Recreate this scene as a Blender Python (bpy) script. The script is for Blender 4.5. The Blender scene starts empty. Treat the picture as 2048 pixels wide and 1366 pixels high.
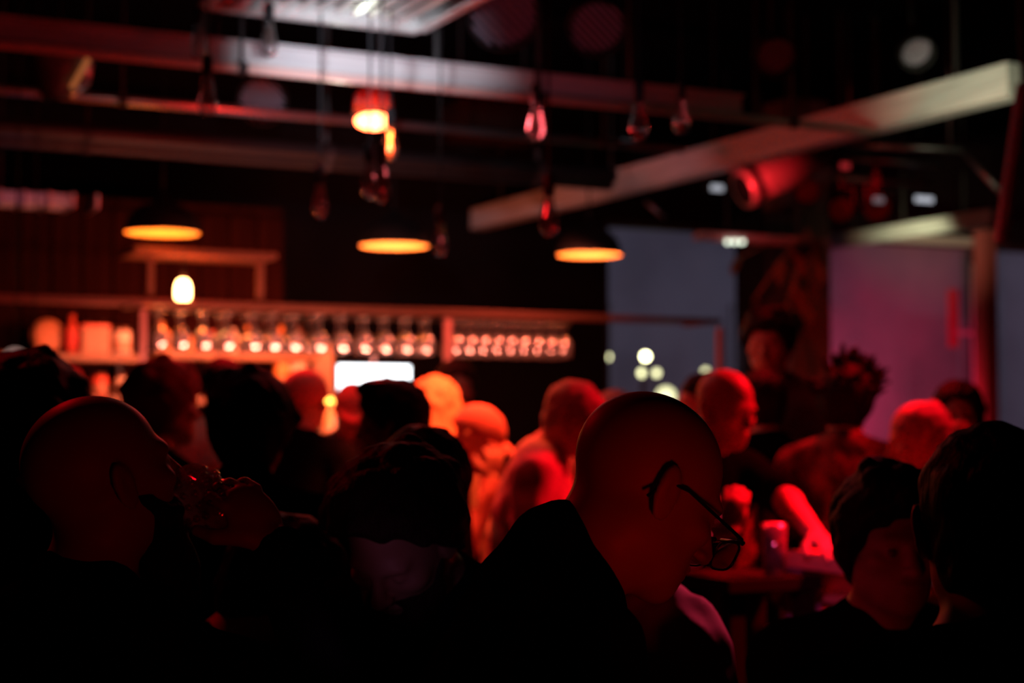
import bpy, bmesh, math, random
import numpy as np
from mathutils import Vector, Matrix

random.seed(7)
SC = bpy.context.scene
COL = SC.collection
PI = math.pi

# ------------------------------------------------------------------ camera
CAM_H, YAW, PITCH, FPX = 1.5, math.radians(26.6), math.atan(167/3300), 3300.0
fwd_h = np.array([math.sin(YAW), math.cos(YAW), 0.0])
right = np.array([math.cos(YAW), -math.sin(YAW), 0.0])
fwd = fwd_h*math.cos(PITCH)+np.array([0, 0, math.sin(PITCH)])
up = -fwd_h*math.sin(PITCH)+np.array([0, 0, math.cos(PITCH)])
CAM = np.array([0, 0, CAM_H])
cd = bpy.data.cameras.new('camera'); cam = bpy.data.objects.new('camera', cd); COL.objects.link(cam)
M = Matrix(((right[0], up[0], -fwd[0], 0), (right[1], up[1], -fwd[1], 0), (right[2], up[2], -fwd[2], CAM_H), (0, 0, 0, 1)))
cam.matrix_world = M
cd.sensor_width = 36; cd.lens = FPX/2048*36; cd.clip_start = 0.05; cd.clip_end = 200
cd.dof.use_dof = True; cd.dof.focus_distance = 2.1; cd.dof.aperture_fstop = 3.3
SC.camera = cam

def W(px, py, Z=None, x=None, y=None, z=None):
    """world point seen at a pixel, at horizontal depth Z or on one plane of the room"""
    d = fwd+right*((px-1024)/FPX)+up*((683-py)/FPX)
    if Z is not None: k = Z/float(d@fwd_h)
    elif x is not None: k = x/d[0]
    elif y is not None: k = y/d[1]
    else: k = (z-CAM_H)/d[2]
    return Vector(CAM+d*k)

# ------------------------------------------------------------------ world, view, lights
w = bpy.data.worlds.new('dusk'); SC.world = w; w.use_nodes = True
w.node_tree.nodes['Background'].inputs[0].default_value = (0.30, 0.28, 0.33, 1)
w.node_tree.nodes['Background'].inputs[1].default_value = 0.62
SC.view_settings.view_transform = 'Standard'; SC.view_settings.look = 'None'
SC.view_settings.exposure = 0; SC.view_settings.gamma = 1; SC.view_settings.use_curve_mapping = False
SC.cycles.max_bounces = 6; SC.cycles.diffuse_bounces = 2; SC.cycles.glossy_bounces = 3
SC.cycles.transparent_max_bounces = 16; SC.cycles.transmission_bounces = 4
SC.cycles.sample_clamp_indirect = 3; SC.cycles.caustics_reflective = False; SC.cycles.caustics_refractive = False

def light(name, kind, loc, power, color, target=None, size=0.1, cone=60, blend=0.5, size_y=None):
    ld = bpy.data.lights.new(name, kind); ld.energy = power; ld.color = color
    if kind == 'AREA':
        ld.size = size
        if size_y: ld.shape = 'RECTANGLE'; ld.size_y = size_y
    else: ld.shadow_soft_size = size
    if kind == 'SPOT': ld.spot_size = math.radians(cone); ld.spot_blend = blend
    o = bpy.data.objects.new(name, ld); COL.objects.link(o); o.location = loc
    if target is not None: o.rotation_euler = (Vector(target)-Vector(loc)).to_track_quat('-Z', 'Y').to_euler()
    return o
BYC = 11.25
RED = (1, 0.002, 0.009)
ORED = (1, 0.070, 0.018)
# red stage spots on the truss over the crowd, aimed at the people before the bar and round the high table
light('stage_spot', 'SPOT', (3.1, 5.3, 3.3), 1700, ORED, W(900, 920, Z=6.5), 0.08, 26, 0.6)
light('stage_spot.001', 'SPOT', (2.6, 5.2, 3.3), 1700, ORED, W(1100, 900, Z=5.8), 0.08, 22, 0.5)
light('stage_spot.002', 'SPOT', (4.7, 4.2, 3.3), 620, RED, W(1560, 900, Z=5.2), 0.08, 36, 0.6)
light('stage_spot.003', 'SPOT', (4.2, 6.0, 3.7), 420, RED, W(1860, 880, Z=5.6), 0.08, 36, 0.6)
light('stage_spot.004', 'SPOT', (2.4, 7.6, 3.3), 480, RED, W(480, 800, Z=6.6), 0.08, 60, 0.7)
light('stage_spot.005', 'SPOT', (4.1, 3.3, 3.4), 1300, RED, W(1630, 1110, Z=4.72), 0.06, 15, 0.5)
light('window_wash', 'SPOT', W(1730, 960, y=9.7), 330, (1, 0.035, 0.14), W(1790, 830, y=11.2), 0.2, 90, 1.0)  # added red spot on the hazy window, no lamp built there
# added spots with no lamp built, to whiten the ceiling beams
light('beam_fill', 'SPOT', W(1760, 420, Z=6.3), 85, (0.95, 1, 0.62), W(1960, 180, Z=7.8), 0.05, 40, 1.0)
light('beam_fill.001', 'SPOT', W(1790, 600, Z=11.0), 110, (0.95, 1, 0.55), W(1870, 455, Z=12.7), 0.05, 42, 1.0)
light('beam_fill.002', 'SPOT', (1.6, 4.6, 2.6), 270, (0.85, 0.92, 1.0), W(720, 125, z=3.0), 0.05, 34, 1.0)
light('beam_fill.003', 'SPOT', W(1000, 600, Z=7.4), 24, (0.95, 0.85, 0.95), W(1310, 362, Z=10.2), 0.05, 30, 1.0)
light('face_fill', 'SPOT', W(1690, 1560, Z=1.45), 0.85, (1, 0.006, 0.001), W(1330, 1030, Z=2.02), 0.05, 46, 0.8)  # added unseen red spot on the spectacled man, no lantern built
light('face_fill.001', 'SPOT', W(1700, 1480, Z=2.3), .32, (1, 0.006, 0.003), W(1790, 1080, Z=3.0), 0.03, 60, 0.8)  # added weak red spot for the face at the right
light('face_fill.002', 'SPOT', W(820, 1650, Z=1.45), 0.48, (1, 0.006, 0.004), W(330, 990, Z=2.3), 0.05, 50, 0.8)  # added red spot for the drinking man's face and hand
light('magenta_spot', 'SPOT', W(1950, 560, Z=3.6), 60, (1, 0.04, 0.10), W(1445, 1150, Z=2.85), 0.05, 16, 0.8)  # added unseen spot that tints the lilac jacket
light('magenta_spot.001', 'SPOT', W(1560, 640, Z=3.2), 26, (1, 0.06, 0.25), W(1650, 1125, Z=4.55), 0.05, 16, 0.8)  # added unseen spot that tints the table's front edge
light('cool_spot', 'SPOT', W(1870, 900, Z=3.4), 3.0, (.55, .6, 1), W(1868, 1158, Z=4.1), 0.03, 24, 0.8)  # added unseen spot for the cool table end
light('column_spot', 'SPOT', W(1750, 300, Z=9.6), 60, RED, W(1600, 850, y=BYC-.9), 0.05, 40, 0.8)  # added spot that reddens the column, no lamp built
light('phone_glow', 'SPOT', W(600, 1400, Z=2.0), 0.42, (0.62, 0.22, 0.50), W(775, 1120, Z=2.6), 0.03, 30, 1.0)
light('phone_glow.001', 'POINT', W(680, 1290, Z=2.8), 0.035, (0.66, 0.55, 1.0), None, 0.03)
light('crowd_rim', 'SPOT', (0.3, 5.2, 3.4), 35, RED, (0.4, 2.4, 1.4), 0.1, 60, 1.0)  # added back light that rims the front heads

# ------------------------------------------------------------------ materials
MATS = {}
def mat(name, color, rough=0.6, metal=0.0, emit=None, estr=0, noise=0, nscale=8, color2=None, bump=0, spec=0.5, trans=0, stretch=None):
    if name in MATS: return MATS[name]
    m = bpy.data.materials.new(name); m.use_nodes = True; nt = m.node_tree; b = nt.nodes['Principled BSDF']
    b.inputs['Base Color'].default_value = (*color, 1); b.inputs['Roughness'].default_value = rough
    b.inputs['Metallic'].default_value = metal; b.inputs['Specular IOR Level'].default_value = spec
    if trans: b.inputs['Transmission Weight'].default_value = trans
    if emit: b.inputs['Emission Color'].default_value = (*emit, 1); b.inputs['Emission Strength'].default_value = estr
    if color2 or bump:
        tc = nt.nodes.new('ShaderNodeTexCoord'); n = nt.nodes.new('ShaderNodeTexNoise')
        n.inputs['Scale'].default_value = nscale; n.inputs['Detail'].default_value = 4
        mp = nt.nodes.new('ShaderNodeMapping'); nt.links.new(tc.outputs['Object'], mp.inputs[0]); nt.links.new(mp.outputs[0], n.inputs['Vector'])
        if stretch: mp.inputs['Scale'].default_value = stretch
        if color2:
            r = nt.nodes.new('ShaderNodeValToRGB'); r.color_ramp.elements[0].position = 0.42; r.color_ramp.elements[1].position = 0.6
            r.color_ramp.elements[0].color = (*color, 1); r.color_ramp.elements[1].color = (*color2, 1)
            nt.links.new(n.outputs['Fac'], r.inputs[0]); nt.links.new(r.outputs[0], b.inputs['Base Color'])
        if bump:
            bp = nt.nodes.new('ShaderNodeBump'); bp.inputs['Strength'].default_value = bump; bp.inputs['Distance'].default_value = 0.01
            nt.links.new(n.outputs['Fac'], bp.inputs['Height']); nt.links.new(bp.outputs[0], b.inputs['Normal'])
    MATS[name] = m; return m

def thin_glass(name, tint=(1, 1, 1), haze=0.0, hazecol=(0.8, 0.8, 0.8), gloss=0.12, nscale=3, rough=0.12):
    if name in MATS: return MATS[name]
    m = bpy.data.materials.new(name); m.use_nodes = True; nt = m.node_tree; nt.nodes.clear()
    out = nt.nodes.new('ShaderNodeOutputMaterial'); tr = nt.nodes.new('ShaderNodeBsdfTransparent'); tr.inputs[0].default_value = (*tint, 1)
    gl = nt.nodes.new('ShaderNodeBsdfGlossy'); gl.inputs['Roughness'].default_value = rough
    lw = nt.nodes.new('ShaderNodeLayerWeight'); lw.inputs[0].default_value = 0.25
    ma = nt.nodes.new('ShaderNodeMath'); ma.operation = 'MULTIPLY_ADD'; ma.inputs[1].default_value = 0.6; ma.inputs[2].default_value = gloss; ma.use_clamp = True
    nt.links.new(lw.outputs['Fresnel'], ma.inputs[0])
    mx = nt.nodes.new('ShaderNodeMixShader'); nt.links.new(ma.outputs[0], mx.inputs[0]); nt.links.new(tr.outputs[0], mx.inputs[1]); nt.links.new(gl.outputs[0], mx.inputs[2])
    last = mx
    if haze > 0:
        df = nt.nodes.new('ShaderNodeBsdfDiffuse'); df.inputs[0].default_value = (*hazecol, 1)
        tl = nt.nodes.new('ShaderNodeBsdfTranslucent'); tl.inputs[0].default_value = (*hazecol, 1)
        m2 = nt.nodes.new('ShaderNodeMixShader'); nt.links.new(df.outputs[0], m2.inputs[1]); nt.links.new(tl.outputs[0], m2.inputs[2])
        tc = nt.nodes.new('ShaderNodeTexCoord'); n = nt.nodes.new('ShaderNodeTexNoise'); n.inputs['Scale'].default_value = nscale; n.inputs['Detail'].default_value = 5
        nt.links.new(tc.outputs['Object'], n.inputs['Vector'])
        rr = nt.nodes.new('ShaderNodeMapRange'); rr.inputs[1].default_value = 0.3; rr.inputs[2].default_value = 0.7; rr.inputs[3].default_value = haze*0.6; rr.inputs[4].default_value = haze*1.3
        nt.links.new(n.outputs['Fac'], rr.inputs[0])
        m3 = nt.nodes.new('ShaderNodeMixShader'); nt.links.new(rr.outputs[0], m3.inputs[0]); nt.links.new(mx.outputs[0], m3.inputs[1]); nt.links.new(m2.outputs[0], m3.inputs[2])
        last = m3
    nt.links.new(last.outputs[0], out.inputs[0]); MATS[name] = m; return m

def emis(name, color, s):
    return mat(name, (0.02, 0.02, 0.02), 0.5, emit=color, estr=s)

m_black = mat('black_paint', (0.008, 0.007, 0.009), 0.7, spec=0.2)
m_ceil = mat('ceiling_black', (0.004, 0.0035, 0.005), 1, spec=0)
m_floor = mat('floor_boards', (0.035, 0.022, 0.018), 0.5, color2=(0.05, 0.03, 0.022), nscale=3)
m_wall = mat('dark_wall', (0.005, 0.003, 0.004), 0.9, spec=0.1, color2=(0.007, 0.004, 0.005), nscale=2)
m_brown = mat('brown_wall_boards', (0.013, 0.0025, 0.002), 0.9, spec=0.03, color2=(0.018, 0.004, 0.003), nscale=2, stretch=(8, 8, 1))
m_beam = mat('painted_beam', (0.62, 0.60, 0.62), 0.55, color2=(0.50, 0.48, 0.50), nscale=5, stretch=(4, 0.5, 9))
m_beamx = mat('pale_beam', (0.55, 0.50, 0.52), 0.5, color2=(0.46, 0.42, 0.45), nscale=5, stretch=(0.5, 4, 9))
m_steel = mat('steel', (0.35, 0.33, 0.36), 0.35, 0.9)
m_dsteel = mat('dark_steel', (0.035, 0.03, 0.033), 0.5, 0.5)
m_copper = mat('copper_rail', (0.16, 0.065, 0.045), 0.30, 0.7)
m_frame_wood = mat('old_frame_wood', (.10, .035, .022), .6, spec=.2)
m_shade = mat('shade_outer', (0.004, 0.0035, 0.004), 0.7, spec=0.2)
m_shadein = mat('shade_inner', (0.92, 0.78, 0.5), 0.5)
m_wood = mat('wood', (0.20, 0.10, 0.055), 0.5, color2=(0.28, 0.14, 0.08), nscale=4, stretch=(1, 6, 6))
m_paleboard = mat('pale_board', (0.60, 0.38, 0.26), 0.6)
m_glass = thin_glass('clear_glass', (0.93, 0.93, 0.95), 0.20, (0.9, 0.8, 0.78), 0.42, 30, 0.05)
m_bulb = thin_glass('bulb_glass', (0.72, 0.70, 0.72), 0.03, (0.7, 0.6, 0.6), 0.16, 3, 0.08)
m_pane = thin_glass('window_glass', (0.90, 0.92, 1.0), 0.07, (0.60, 0.58, 0.72), 0.02, 1.1)
m_pane2 = thin_glass('hazy_window_glass', (0.72, 0.68, 0.78), 0.36, (0.74, 0.62, 0.72), 0.02, 1.3)  # haze put into the pane so it shows the red glow
m_lens = thin_glass('spectacle_lens', (0.55, 0.5, 0.55), 0.0, (1, 1, 1), 0.25)
m_skin = mat('skin', (0.58, 0.33, 0.25), 0.5, color2=(0.64, 0.37, 0.29), nscale=14, bump=0.08)
m_hair_d = mat('dark_hair', (0.012, 0.009, 0.009), 0.55, bump=0.8, spec=0.12, nscale=90, stretch=(1, 1, 0.3))
m_hair_b = mat('brown_hair', (0.045, 0.025, 0.022), 0.6, bump=0.8, spec=0.12, nscale=90, stretch=(1, 1, 0.3))
m_hair_g = mat('grey_hair', (0.42, 0.36, 0.34), 0.6, bump=0.8, spec=0.12, nscale=90, stretch=(1, 1, 0.3))
m_hair_l = mat('blonde_hair', (0.62, 0.42, 0.24), 0.5, bump=0.8, spec=0.12, nscale=80, stretch=(1, 1, 0.2))
m_blackcloth = mat('black_cloth', (0.006, 0.005, 0.007), 1, spec=0)
m_navy = mat('navy_cloth', (0.007, 0.008, 0.022), 1, spec=0)
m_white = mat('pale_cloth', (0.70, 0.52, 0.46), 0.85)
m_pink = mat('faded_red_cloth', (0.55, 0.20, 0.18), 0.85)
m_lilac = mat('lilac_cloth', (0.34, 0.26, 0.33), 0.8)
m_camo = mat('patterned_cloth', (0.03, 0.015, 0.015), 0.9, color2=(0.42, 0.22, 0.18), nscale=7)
m_greycloth = mat('grey_cloth', (0.09, 0.07, 0.075), 0.9)
m_jeans = mat('trouser_cloth', (0.012, 0.012, 0.018), 0.9)
m_shoe = mat('shoe_leather', (0.01, 0.009, 0.009), 0.5)
m_eye = mat('dark_eye', (0.22, 0.12, 0.10), 0.3)
m_frame = mat('spectacle_frame', (0.004, 0.004, 0.004), 0.35)

# ------------------------------------------------------------------ mesh helpers
def tag(o, label=None, cat=None, group=None, kind=None):
    if label: o['label'] = label
    if cat: o['category'] = cat
    if group: o['group'] = group
    if kind: o['kind'] = kind
    return o

def empty(name, loc, rz=0, label=None, cat=None, group=None):
    o = bpy.data.objects.new(name, None); COL.objects.link(o); o.location = loc; o.rotation_euler = (0, 0, rz)
    o.empty_display_size = 0.05
    return tag(o, label, cat, group)

def obj(name, bm, m, parent=None, smooth=False, world=True):
    me = bpy.data.meshes.new(name)
    if isinstance(bm, bmesh.types.BMesh):
        bmesh.ops.recalc_face_normals(bm, faces=bm.faces); bm.to_mesh(me); bm.free()
    else:
        v, f = bm; me.from_pydata([tuple(p) for p in v], [], f)
    if smooth: me.polygons.foreach_set('use_smooth', [True]*len(me.polygons))
    o = bpy.data.objects.new(name, me); COL.objects.link(o); me.materials.append(m)
    if parent is not None: o.parent = parent
    return o

def box(bm, c, s, rot=None, bev=0.0):
    r = bmesh.ops.create_cube(bm, size=1); vs = r['verts']
    for v in vs:
        p = Vector((v.co.x*s[0], v.co.y*s[1], v.co.z*s[2]))
        if rot is not None: p = rot @ p
        v.co = p+Vector(c)
    if bev > 0:
        es = list({e for v in vs for e in v.link_edges}); bmesh.ops.bevel(bm, geom=es, offset=bev, segments=2, affect='EDGES', profile=0.7)

def B(*boxes, bev=0.004):
    bm = bmesh.new()
    for c, s in boxes: box(bm, c, s, None, bev)
    return bm

def tube(bm, pts, r, n=10, cap=True):
    pts = [Vector(p) for p in pts]; rs = r if isinstance(r, (list, tuple)) else [r]*len(pts)
    prev = None; rings = []
    for i, p in enumerate(pts):
        d = (pts[min(i+1, len(pts)-1)]-pts[max(i-1, 0)]).normalized()
        a = d.cross(Vector((0, 0, 1)))
        if a.length < 1e-3: a = d.cross(Vector((0, 1, 0)))
        if prev is not None:
            a2 = prev-d*prev.dot(d)
            if a2.length > 1e-4: a = a2
        a.normalize(); b = d.cross(a); prev = a
        rings.append([bm.verts.new(p+(a*math.cos(t)+b*math.sin(t))*rs[i]) for t in [2*PI*k/n for k in range(n)]])
    for r0, r1 in zip(rings, rings[1:]):
        for k in range(n): bm.faces.new((r0[k], r0[(k+1) % n], r1[(k+1) % n], r1[k]))
    if cap: bm.faces.new(rings[0][::-1]); bm.faces.new(rings[-1])
    return bm

def T(pts, r, n=10): return tube(bmesh.new(), pts, r, n)

def lathe(prof, n=24, axis=None, origin=(0, 0, 0), bm=None, close=False):
    bm = bm or bmesh.new(); R = axis.to_track_quat('Z', 'Y').to_matrix() if axis is not None else Matrix.Identity(3)
    rings = []
    for r, z in prof:
        if r < 1e-5: rings.append([bm.verts.new(R @ Vector((0, 0, z))+Vector(origin))])
        else: rings.append([bm.verts.new(R @ Vector((r*math.cos(2*PI*k/n), r*math.sin(2*PI*k/n), z))+Vector(origin)) for k in range(n)])
    if close: rings.append(rings[0])
    for a, b in zip(rings, rings[1:]):
        for k in range(n):
            q = [a[k % len(a)], a[(k+1) % len(a)], b[(k+1) % len(b)], b[k % len(b)]]
            q = list(dict.fromkeys(q))
            if len(q) > 2:
                try: bm.faces.new(q)
                except ValueError: pass
    return bm

def copy_tree(o, parent=None):
    c = o.copy(); COL.objects.link(c)
    if parent is not None: c.parent = parent
    for ch in o.children: copy_tree(ch, c)
    return c

# ------------------------------------------------------------------ signed-distance figures
class Field:
    def __init__(s, lo, hi, step, bands=(), fine=0.005):
        axes = []
        for a in range(3):
            xs = [lo[a]]; x = lo[a]
            while x < hi[a]:
                h = step
                for (c, r, fs) in bands:
                    if abs(x-c[a]) <= r[a]: h = min(h, fs)
                    elif x < c[a]-r[a] < x+h: h = max(min(h, c[a]-r[a]-x+1e-4), 0.002)
                x += h; xs.append(x)
            axes.append(np.array(xs, dtype=np.float32))
        s.ax = axes; s.d = np.full([len(a) for a in axes], 1.0, dtype=np.float32)
    def block(s, lo, hi):
        sl = []
        for a in range(3):
            i0 = max(int(np.searchsorted(s.ax[a], lo[a]))-1, 0); i1 = int(np.searchsorted(s.ax[a], hi[a]))+1
            if i1 <= i0 or i0 >= len(s.ax[a]): return None
            sl.append(slice(i0, i1))
        X = s.ax[0][sl[0]][:, None, None]; Y = s.ax[1][sl[1]][None, :, None]; Z = s.ax[2][sl[2]][None, None, :]
        return tuple(sl), X, Y, Z
    def add(s, prim, infl=0.0, op=1):
        kind = prim[0]; mg = 0.05
        if kind == 'e':
            _, c, r, R, k = prim; r = np.array(r)+infl; rm = float(max(r))+mg
            b = s.block([c[i]-rm for i in range(3)], [c[i]+rm for i in range(3)])
            if b is None: return
            sl, X, Y, Z = b; X = X-c[0]; Y = Y-c[1]; Z = Z-c[2]
            if R is not None:
                X, Y, Z = (R[0][0]*X+R[1][0]*Y+R[2][0]*Z), (R[0][1]*X+R[1][1]*Y+R[2][1]*Z), (R[0][2]*X+R[1][2]*Y+R[2][2]*Z)
            k0 = np.sqrt((X/r[0])**2+(Y/r[1])**2+(Z/r[2])**2); k1 = np.sqrt((X/r[0]**2)**2+(Y/r[1]**2)**2+(Z/r[2]**2)**2)+1e-6
            v = k0*(k0-1)/k1
        else:
            _, a, bb, ra, rb, k = prim; a = np.array(a); bb = np.array(bb); ra += infl; rb += infl; rm = max(ra, rb)+mg
            b = s.block(np.minimum(a, bb)-rm, np.maximum(a, bb)+rm)
            if b is None: return
            sl, X, Y, Z = b; ab = bb-a; L = float(ab@ab)+1e-9
            h = np.clip(((X-a[0])*ab[0]+(Y-a[1])*ab[1]+(Z-a[2])*ab[2])/L, 0, 1)
            v = np.sqrt((X-a[0]-h*ab[0])**2+(Y-a[1]-h*ab[1])**2+(Z-a[2]-h*ab[2])**2)-(ra+(rb-ra)*h)
        D = s.d[sl]
        if op < 0: v = -v; D2 = -D; hh = np.maximum(k-np.abs(D2-(-v)), 0)/k; s.d[sl] = -(np.minimum(D2, -v)-hh*hh*k*0.25); return
        hh = np.maximum(k-np.abs(D-v), 0)/k; s.d[sl] = np.minimum(D, v)-hh*hh*k*0.25
    def noise(s, amp, freq, seed=0.0):
        X = s.ax[0][:, None, None]*freq+seed; Y = s.ax[1][None, :, None]*freq+seed*1.7; Z = s.ax[2][None, None, :]*freq-seed
        n = np.sin(X*1.3+np.sin(Y*1.1+Z*0.7))*np.cos(Y*1.2+np.sin(Z*1.3))+0.6*np.sin(Z*2.1+X*1.7+np.sin(Y*2.3))*np.cos(X*2.2-Y*1.3)
        s.d += (amp*n).astype(np.float32)
    def plane_cut(s, o, n, c):
        """keep where n.(p-o) < c"""
        X = s.ax[0][:, None, None]-o[0]; Y = s.ax[1][None, :, None]-o[1]; Z = s.ax[2][None, None, :]-o[2]
        A, fq = getattr(s, 'plane_noise', (0, 0)); j = A*(np.sin(X*fq*1.3+Y*fq*.4)*np.sin(Y*fq+1)+.6*np.sin(Z*fq*2.1+X*fq*1.7)) if A else 0
        s.d = np.maximum(s.d, (X*n[0]+Y*n[1]+Z*n[2]-c+j).astype(np.float32))
    def mesh(s):
        d = s.d; ins = d < 0
        ins[0] = ins[-1] = False; ins[:, 0] = ins[:, -1] = False; ins[:, :, 0] = ins[:, :, -1] = False
        d = np.where(ins, d, np.maximum(d, 1e-5))
        cnt = np.zeros([n-1 for n in d.shape], dtype=np.int8)
        for i in (0, 1):
            for j in (0, 1):
                for k in (0, 1):
                    cnt += ins[i:ins.shape[0]-1+i, j:ins.shape[1]-1+j, k:ins.shape[2]-1+k]
        act = np.argwhere((cnt > 0) & (cnt < 8)); 
        if len(act) == 0: return [], []
        idx = np.full(cnt.shape, -1, dtype=np.int32); idx[act[:, 0], act[:, 1], act[:, 2]] = np.arange(len(act))
        P = np.zeros((len(act), 3)); N = np.zeros(len(act))
        corners = [(i, j, k) for i in (0, 1) for j in (0, 1) for k in (0, 1)]
        for c0 in corners:
            for a in range(3):
                if c0[a]: continue
                c1 = list(c0); c1[a] = 1
                A = act+np.array(c0); Bc = act+np.array(c1)
                da = d[A[:, 0], A[:, 1], A[:, 2]]; db = d[Bc[:, 0], Bc[:, 1], Bc[:, 2]]
                m = (da < 0) != (db < 0); t = np.where(m, da/np.where(m, da-db, 1), 0)
                for q in range(3):
                    pa = s.ax[q][A[:, q]]; pb = s.ax[q][Bc[:, q]]
                    P[:, q] += np.where(m, pa+(pb-pa)*t, 0)
                N += m
        P /= N[:, None]
        quads = []
        for a in range(3):
            b, c = (a+1) % 3, (a+2) % 3
            sh = list(ins.shape); sl0 = [slice(None)]*3; sl1 = [slice(None)]*3
            sl0[a] = slice(0, sh[a]-1); sl1[a] = slice(1, sh[a])
            e = np.argwhere(ins[tuple(sl0)] != ins[tuple(sl1)])
            e = e[(e[:, b] > 0) & (e[:, c] > 0) & (e[:, b] < sh[b]-1) & (e[:, c] < sh[c]-1)]
            flip = ins[e[:, 0], e[:, 1], e[:, 2]]
            q = []
            for (ob, oc) in ((-1, -1), (0, -1), (0, 0), (-1, 0)):
                f = e.copy(); f[:, b] += ob; f[:, c] += oc; q.append(idx[f[:, 0], f[:, 1], f[:, 2]])
            q = np.stack(q, 1); q = np.where(flip[:, None], q, q[:, ::-1]); quads.append(q)
        return P, np.concatenate(quads)

def field_obj(name, F, m, parent, smooth=2):
    P, Q = F.mesh()
    if len(P) == 0: return None
    # light laplacian smoothing on the quad edges
    e = np.concatenate([Q[:, [0, 1]], Q[:, [1, 2]], Q[:, [2, 3]], Q[:, [3, 0]]])
    for _ in range(smooth):
        S = np.zeros_like(P); C = np.zeros(len(P))
        for q in range(3): S[:, q] = np.bincount(e[:, 0], P[e[:, 1], q], len(P))+np.bincount(e[:, 1], P[e[:, 0], q], len(P))
        C = np.bincount(e[:, 0], minlength=len(P))+np.bincount(e[:, 1], minlength=len(P))
        P = P*0.6+0.4*S/np.maximum(C, 1)[:, None]
    me = bpy.data.meshes.new(name); me.vertices.add(len(P)); me.vertices.foreach_set('co', P.astype(np.float32).ravel())
    me.loops.add(Q.size); me.loops.foreach_set('vertex_index', Q.astype(np.int32).ravel())
    me.polygons.add(len(Q)); me.polygons.foreach_set('loop_start', np.arange(0, Q.size, 4, dtype=np.int32)); me.polygons.foreach_set('loop_total', np.full(len(Q), 4, dtype=np.int32))
    me.polygons.foreach_set('use_smooth', np.ones(len(Q), dtype=bool)); me.update(calc_edges=True)
    me.materials.append(m)
    o = bpy.data.objects.new(name, me); COL.objects.link(o); o.parent = parent
    return o

def rotm(yaw=0, pitch=0, roll=0):
    """local +Y forward, +X the figure's right; pitch > 0 looks down"""
    return np.array(Matrix.Rotation(yaw, 3, 'Z') @ Matrix.Rotation(-pitch, 3, 'X') @ Matrix.Rotation(roll, 3, 'Y'))

def ik(a, b, l1, l2, hint):
    a = np.array(a, float); b = np.array(b, float); d = b-a; L = np.linalg.norm(d)
    if L > (l1+l2)*0.995: b = a+d/L*(l1+l2)*0.995; d = b-a; L = np.linalg.norm(d)
    x = (l1*l1-l2*l2+L*L)/(2*L); h = math.sqrt(max(l1*l1-x*x, 0)); n = d/L
    hv = np.array(hint, float); hv = hv-n*(hv@n); hv /= np.linalg.norm(hv)+1e-9
    return a+n*x+hv*h, b

def hand_prims(wr, f, n, curl=0.5, side=1, sc=1.0):
    """wrist, finger direction, palm normal (towards the palm's inside)"""
    f = np.array(f, float); f /= np.linalg.norm(f); n = np.array(n, float); n = n-f*(n@f); n /= np.linalg.norm(n)
    l = np.cross(n, f)*side; P = []
    R = np.stack([l, f, n], 1)
    P.append(('e', wr+f*0.048*sc, (0.040*sc, 0.052*sc, 0.017*sc), R, 0.012))
    for off, L in ((-0.030, 0.066), (-0.010, 0.078), (0.010, 0.074), (0.029, 0.058)):
        p = wr+f*(0.088-abs(off)*0.2)*sc+l*off*sc; a = 0.25+curl*0.5; r = 0.0095*sc
        for q, fr in enumerate((0.45, 0.32, 0.25)):
            d = f*math.cos(a)+n*math.sin(a); p2 = p+d*L*fr*sc
            P.append(('c', p, p2, r, r*0.92, 0.003 if q or 1 else 0.01)); p = p2; r *= 0.92; a += curl*1.1
    tb = wr+f*0.028*sc-l*0.030*sc; t1 = tb+(f*0.55-l*0.6+n*0.45)*0.045*sc; t2 = t1+(f*0.75-l*0.15+n*(0.3+curl*0.5))*0.034*sc
    P.append(('c', tb, t1, 0.014*sc, 0.0115*sc, 0.012)); P.append(('c', t1, t2, 0.0115*sc, 0.009*sc, 0.004))
    return P

HEAD_SPEC = [  # centre, radii, k
    ((0, -0.014, 0.034), (0.077, 0.097, 0.086), 0.01),
    ((0, 0.028, -0.040), (0.060, 0.060, 0.072), 0.04),
    ((0, 0.050, -0.080), (0.040, 0.036, 0.030), 0.03),
    ((0, 0.070, -0.096), (0.020, 0.018, 0.017), 0.02),
    ((0.047, 0.000, -0.055), (0.018, 0.03, 0.026), 0.03), ((-0.047, 0.000, -0.055), (0.018, 0.03, 0.026), 0.03),
    ((0.044, 0.058, -0.020), (0.022, 0.022, 0.016), 0.02), ((-0.044, 0.058, -0.020), (0.022, 0.022, 0.016), 0.02),
    ((0, 0.077, 0.020), (0.048, 0.016, 0.011), 0.02)]

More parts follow.
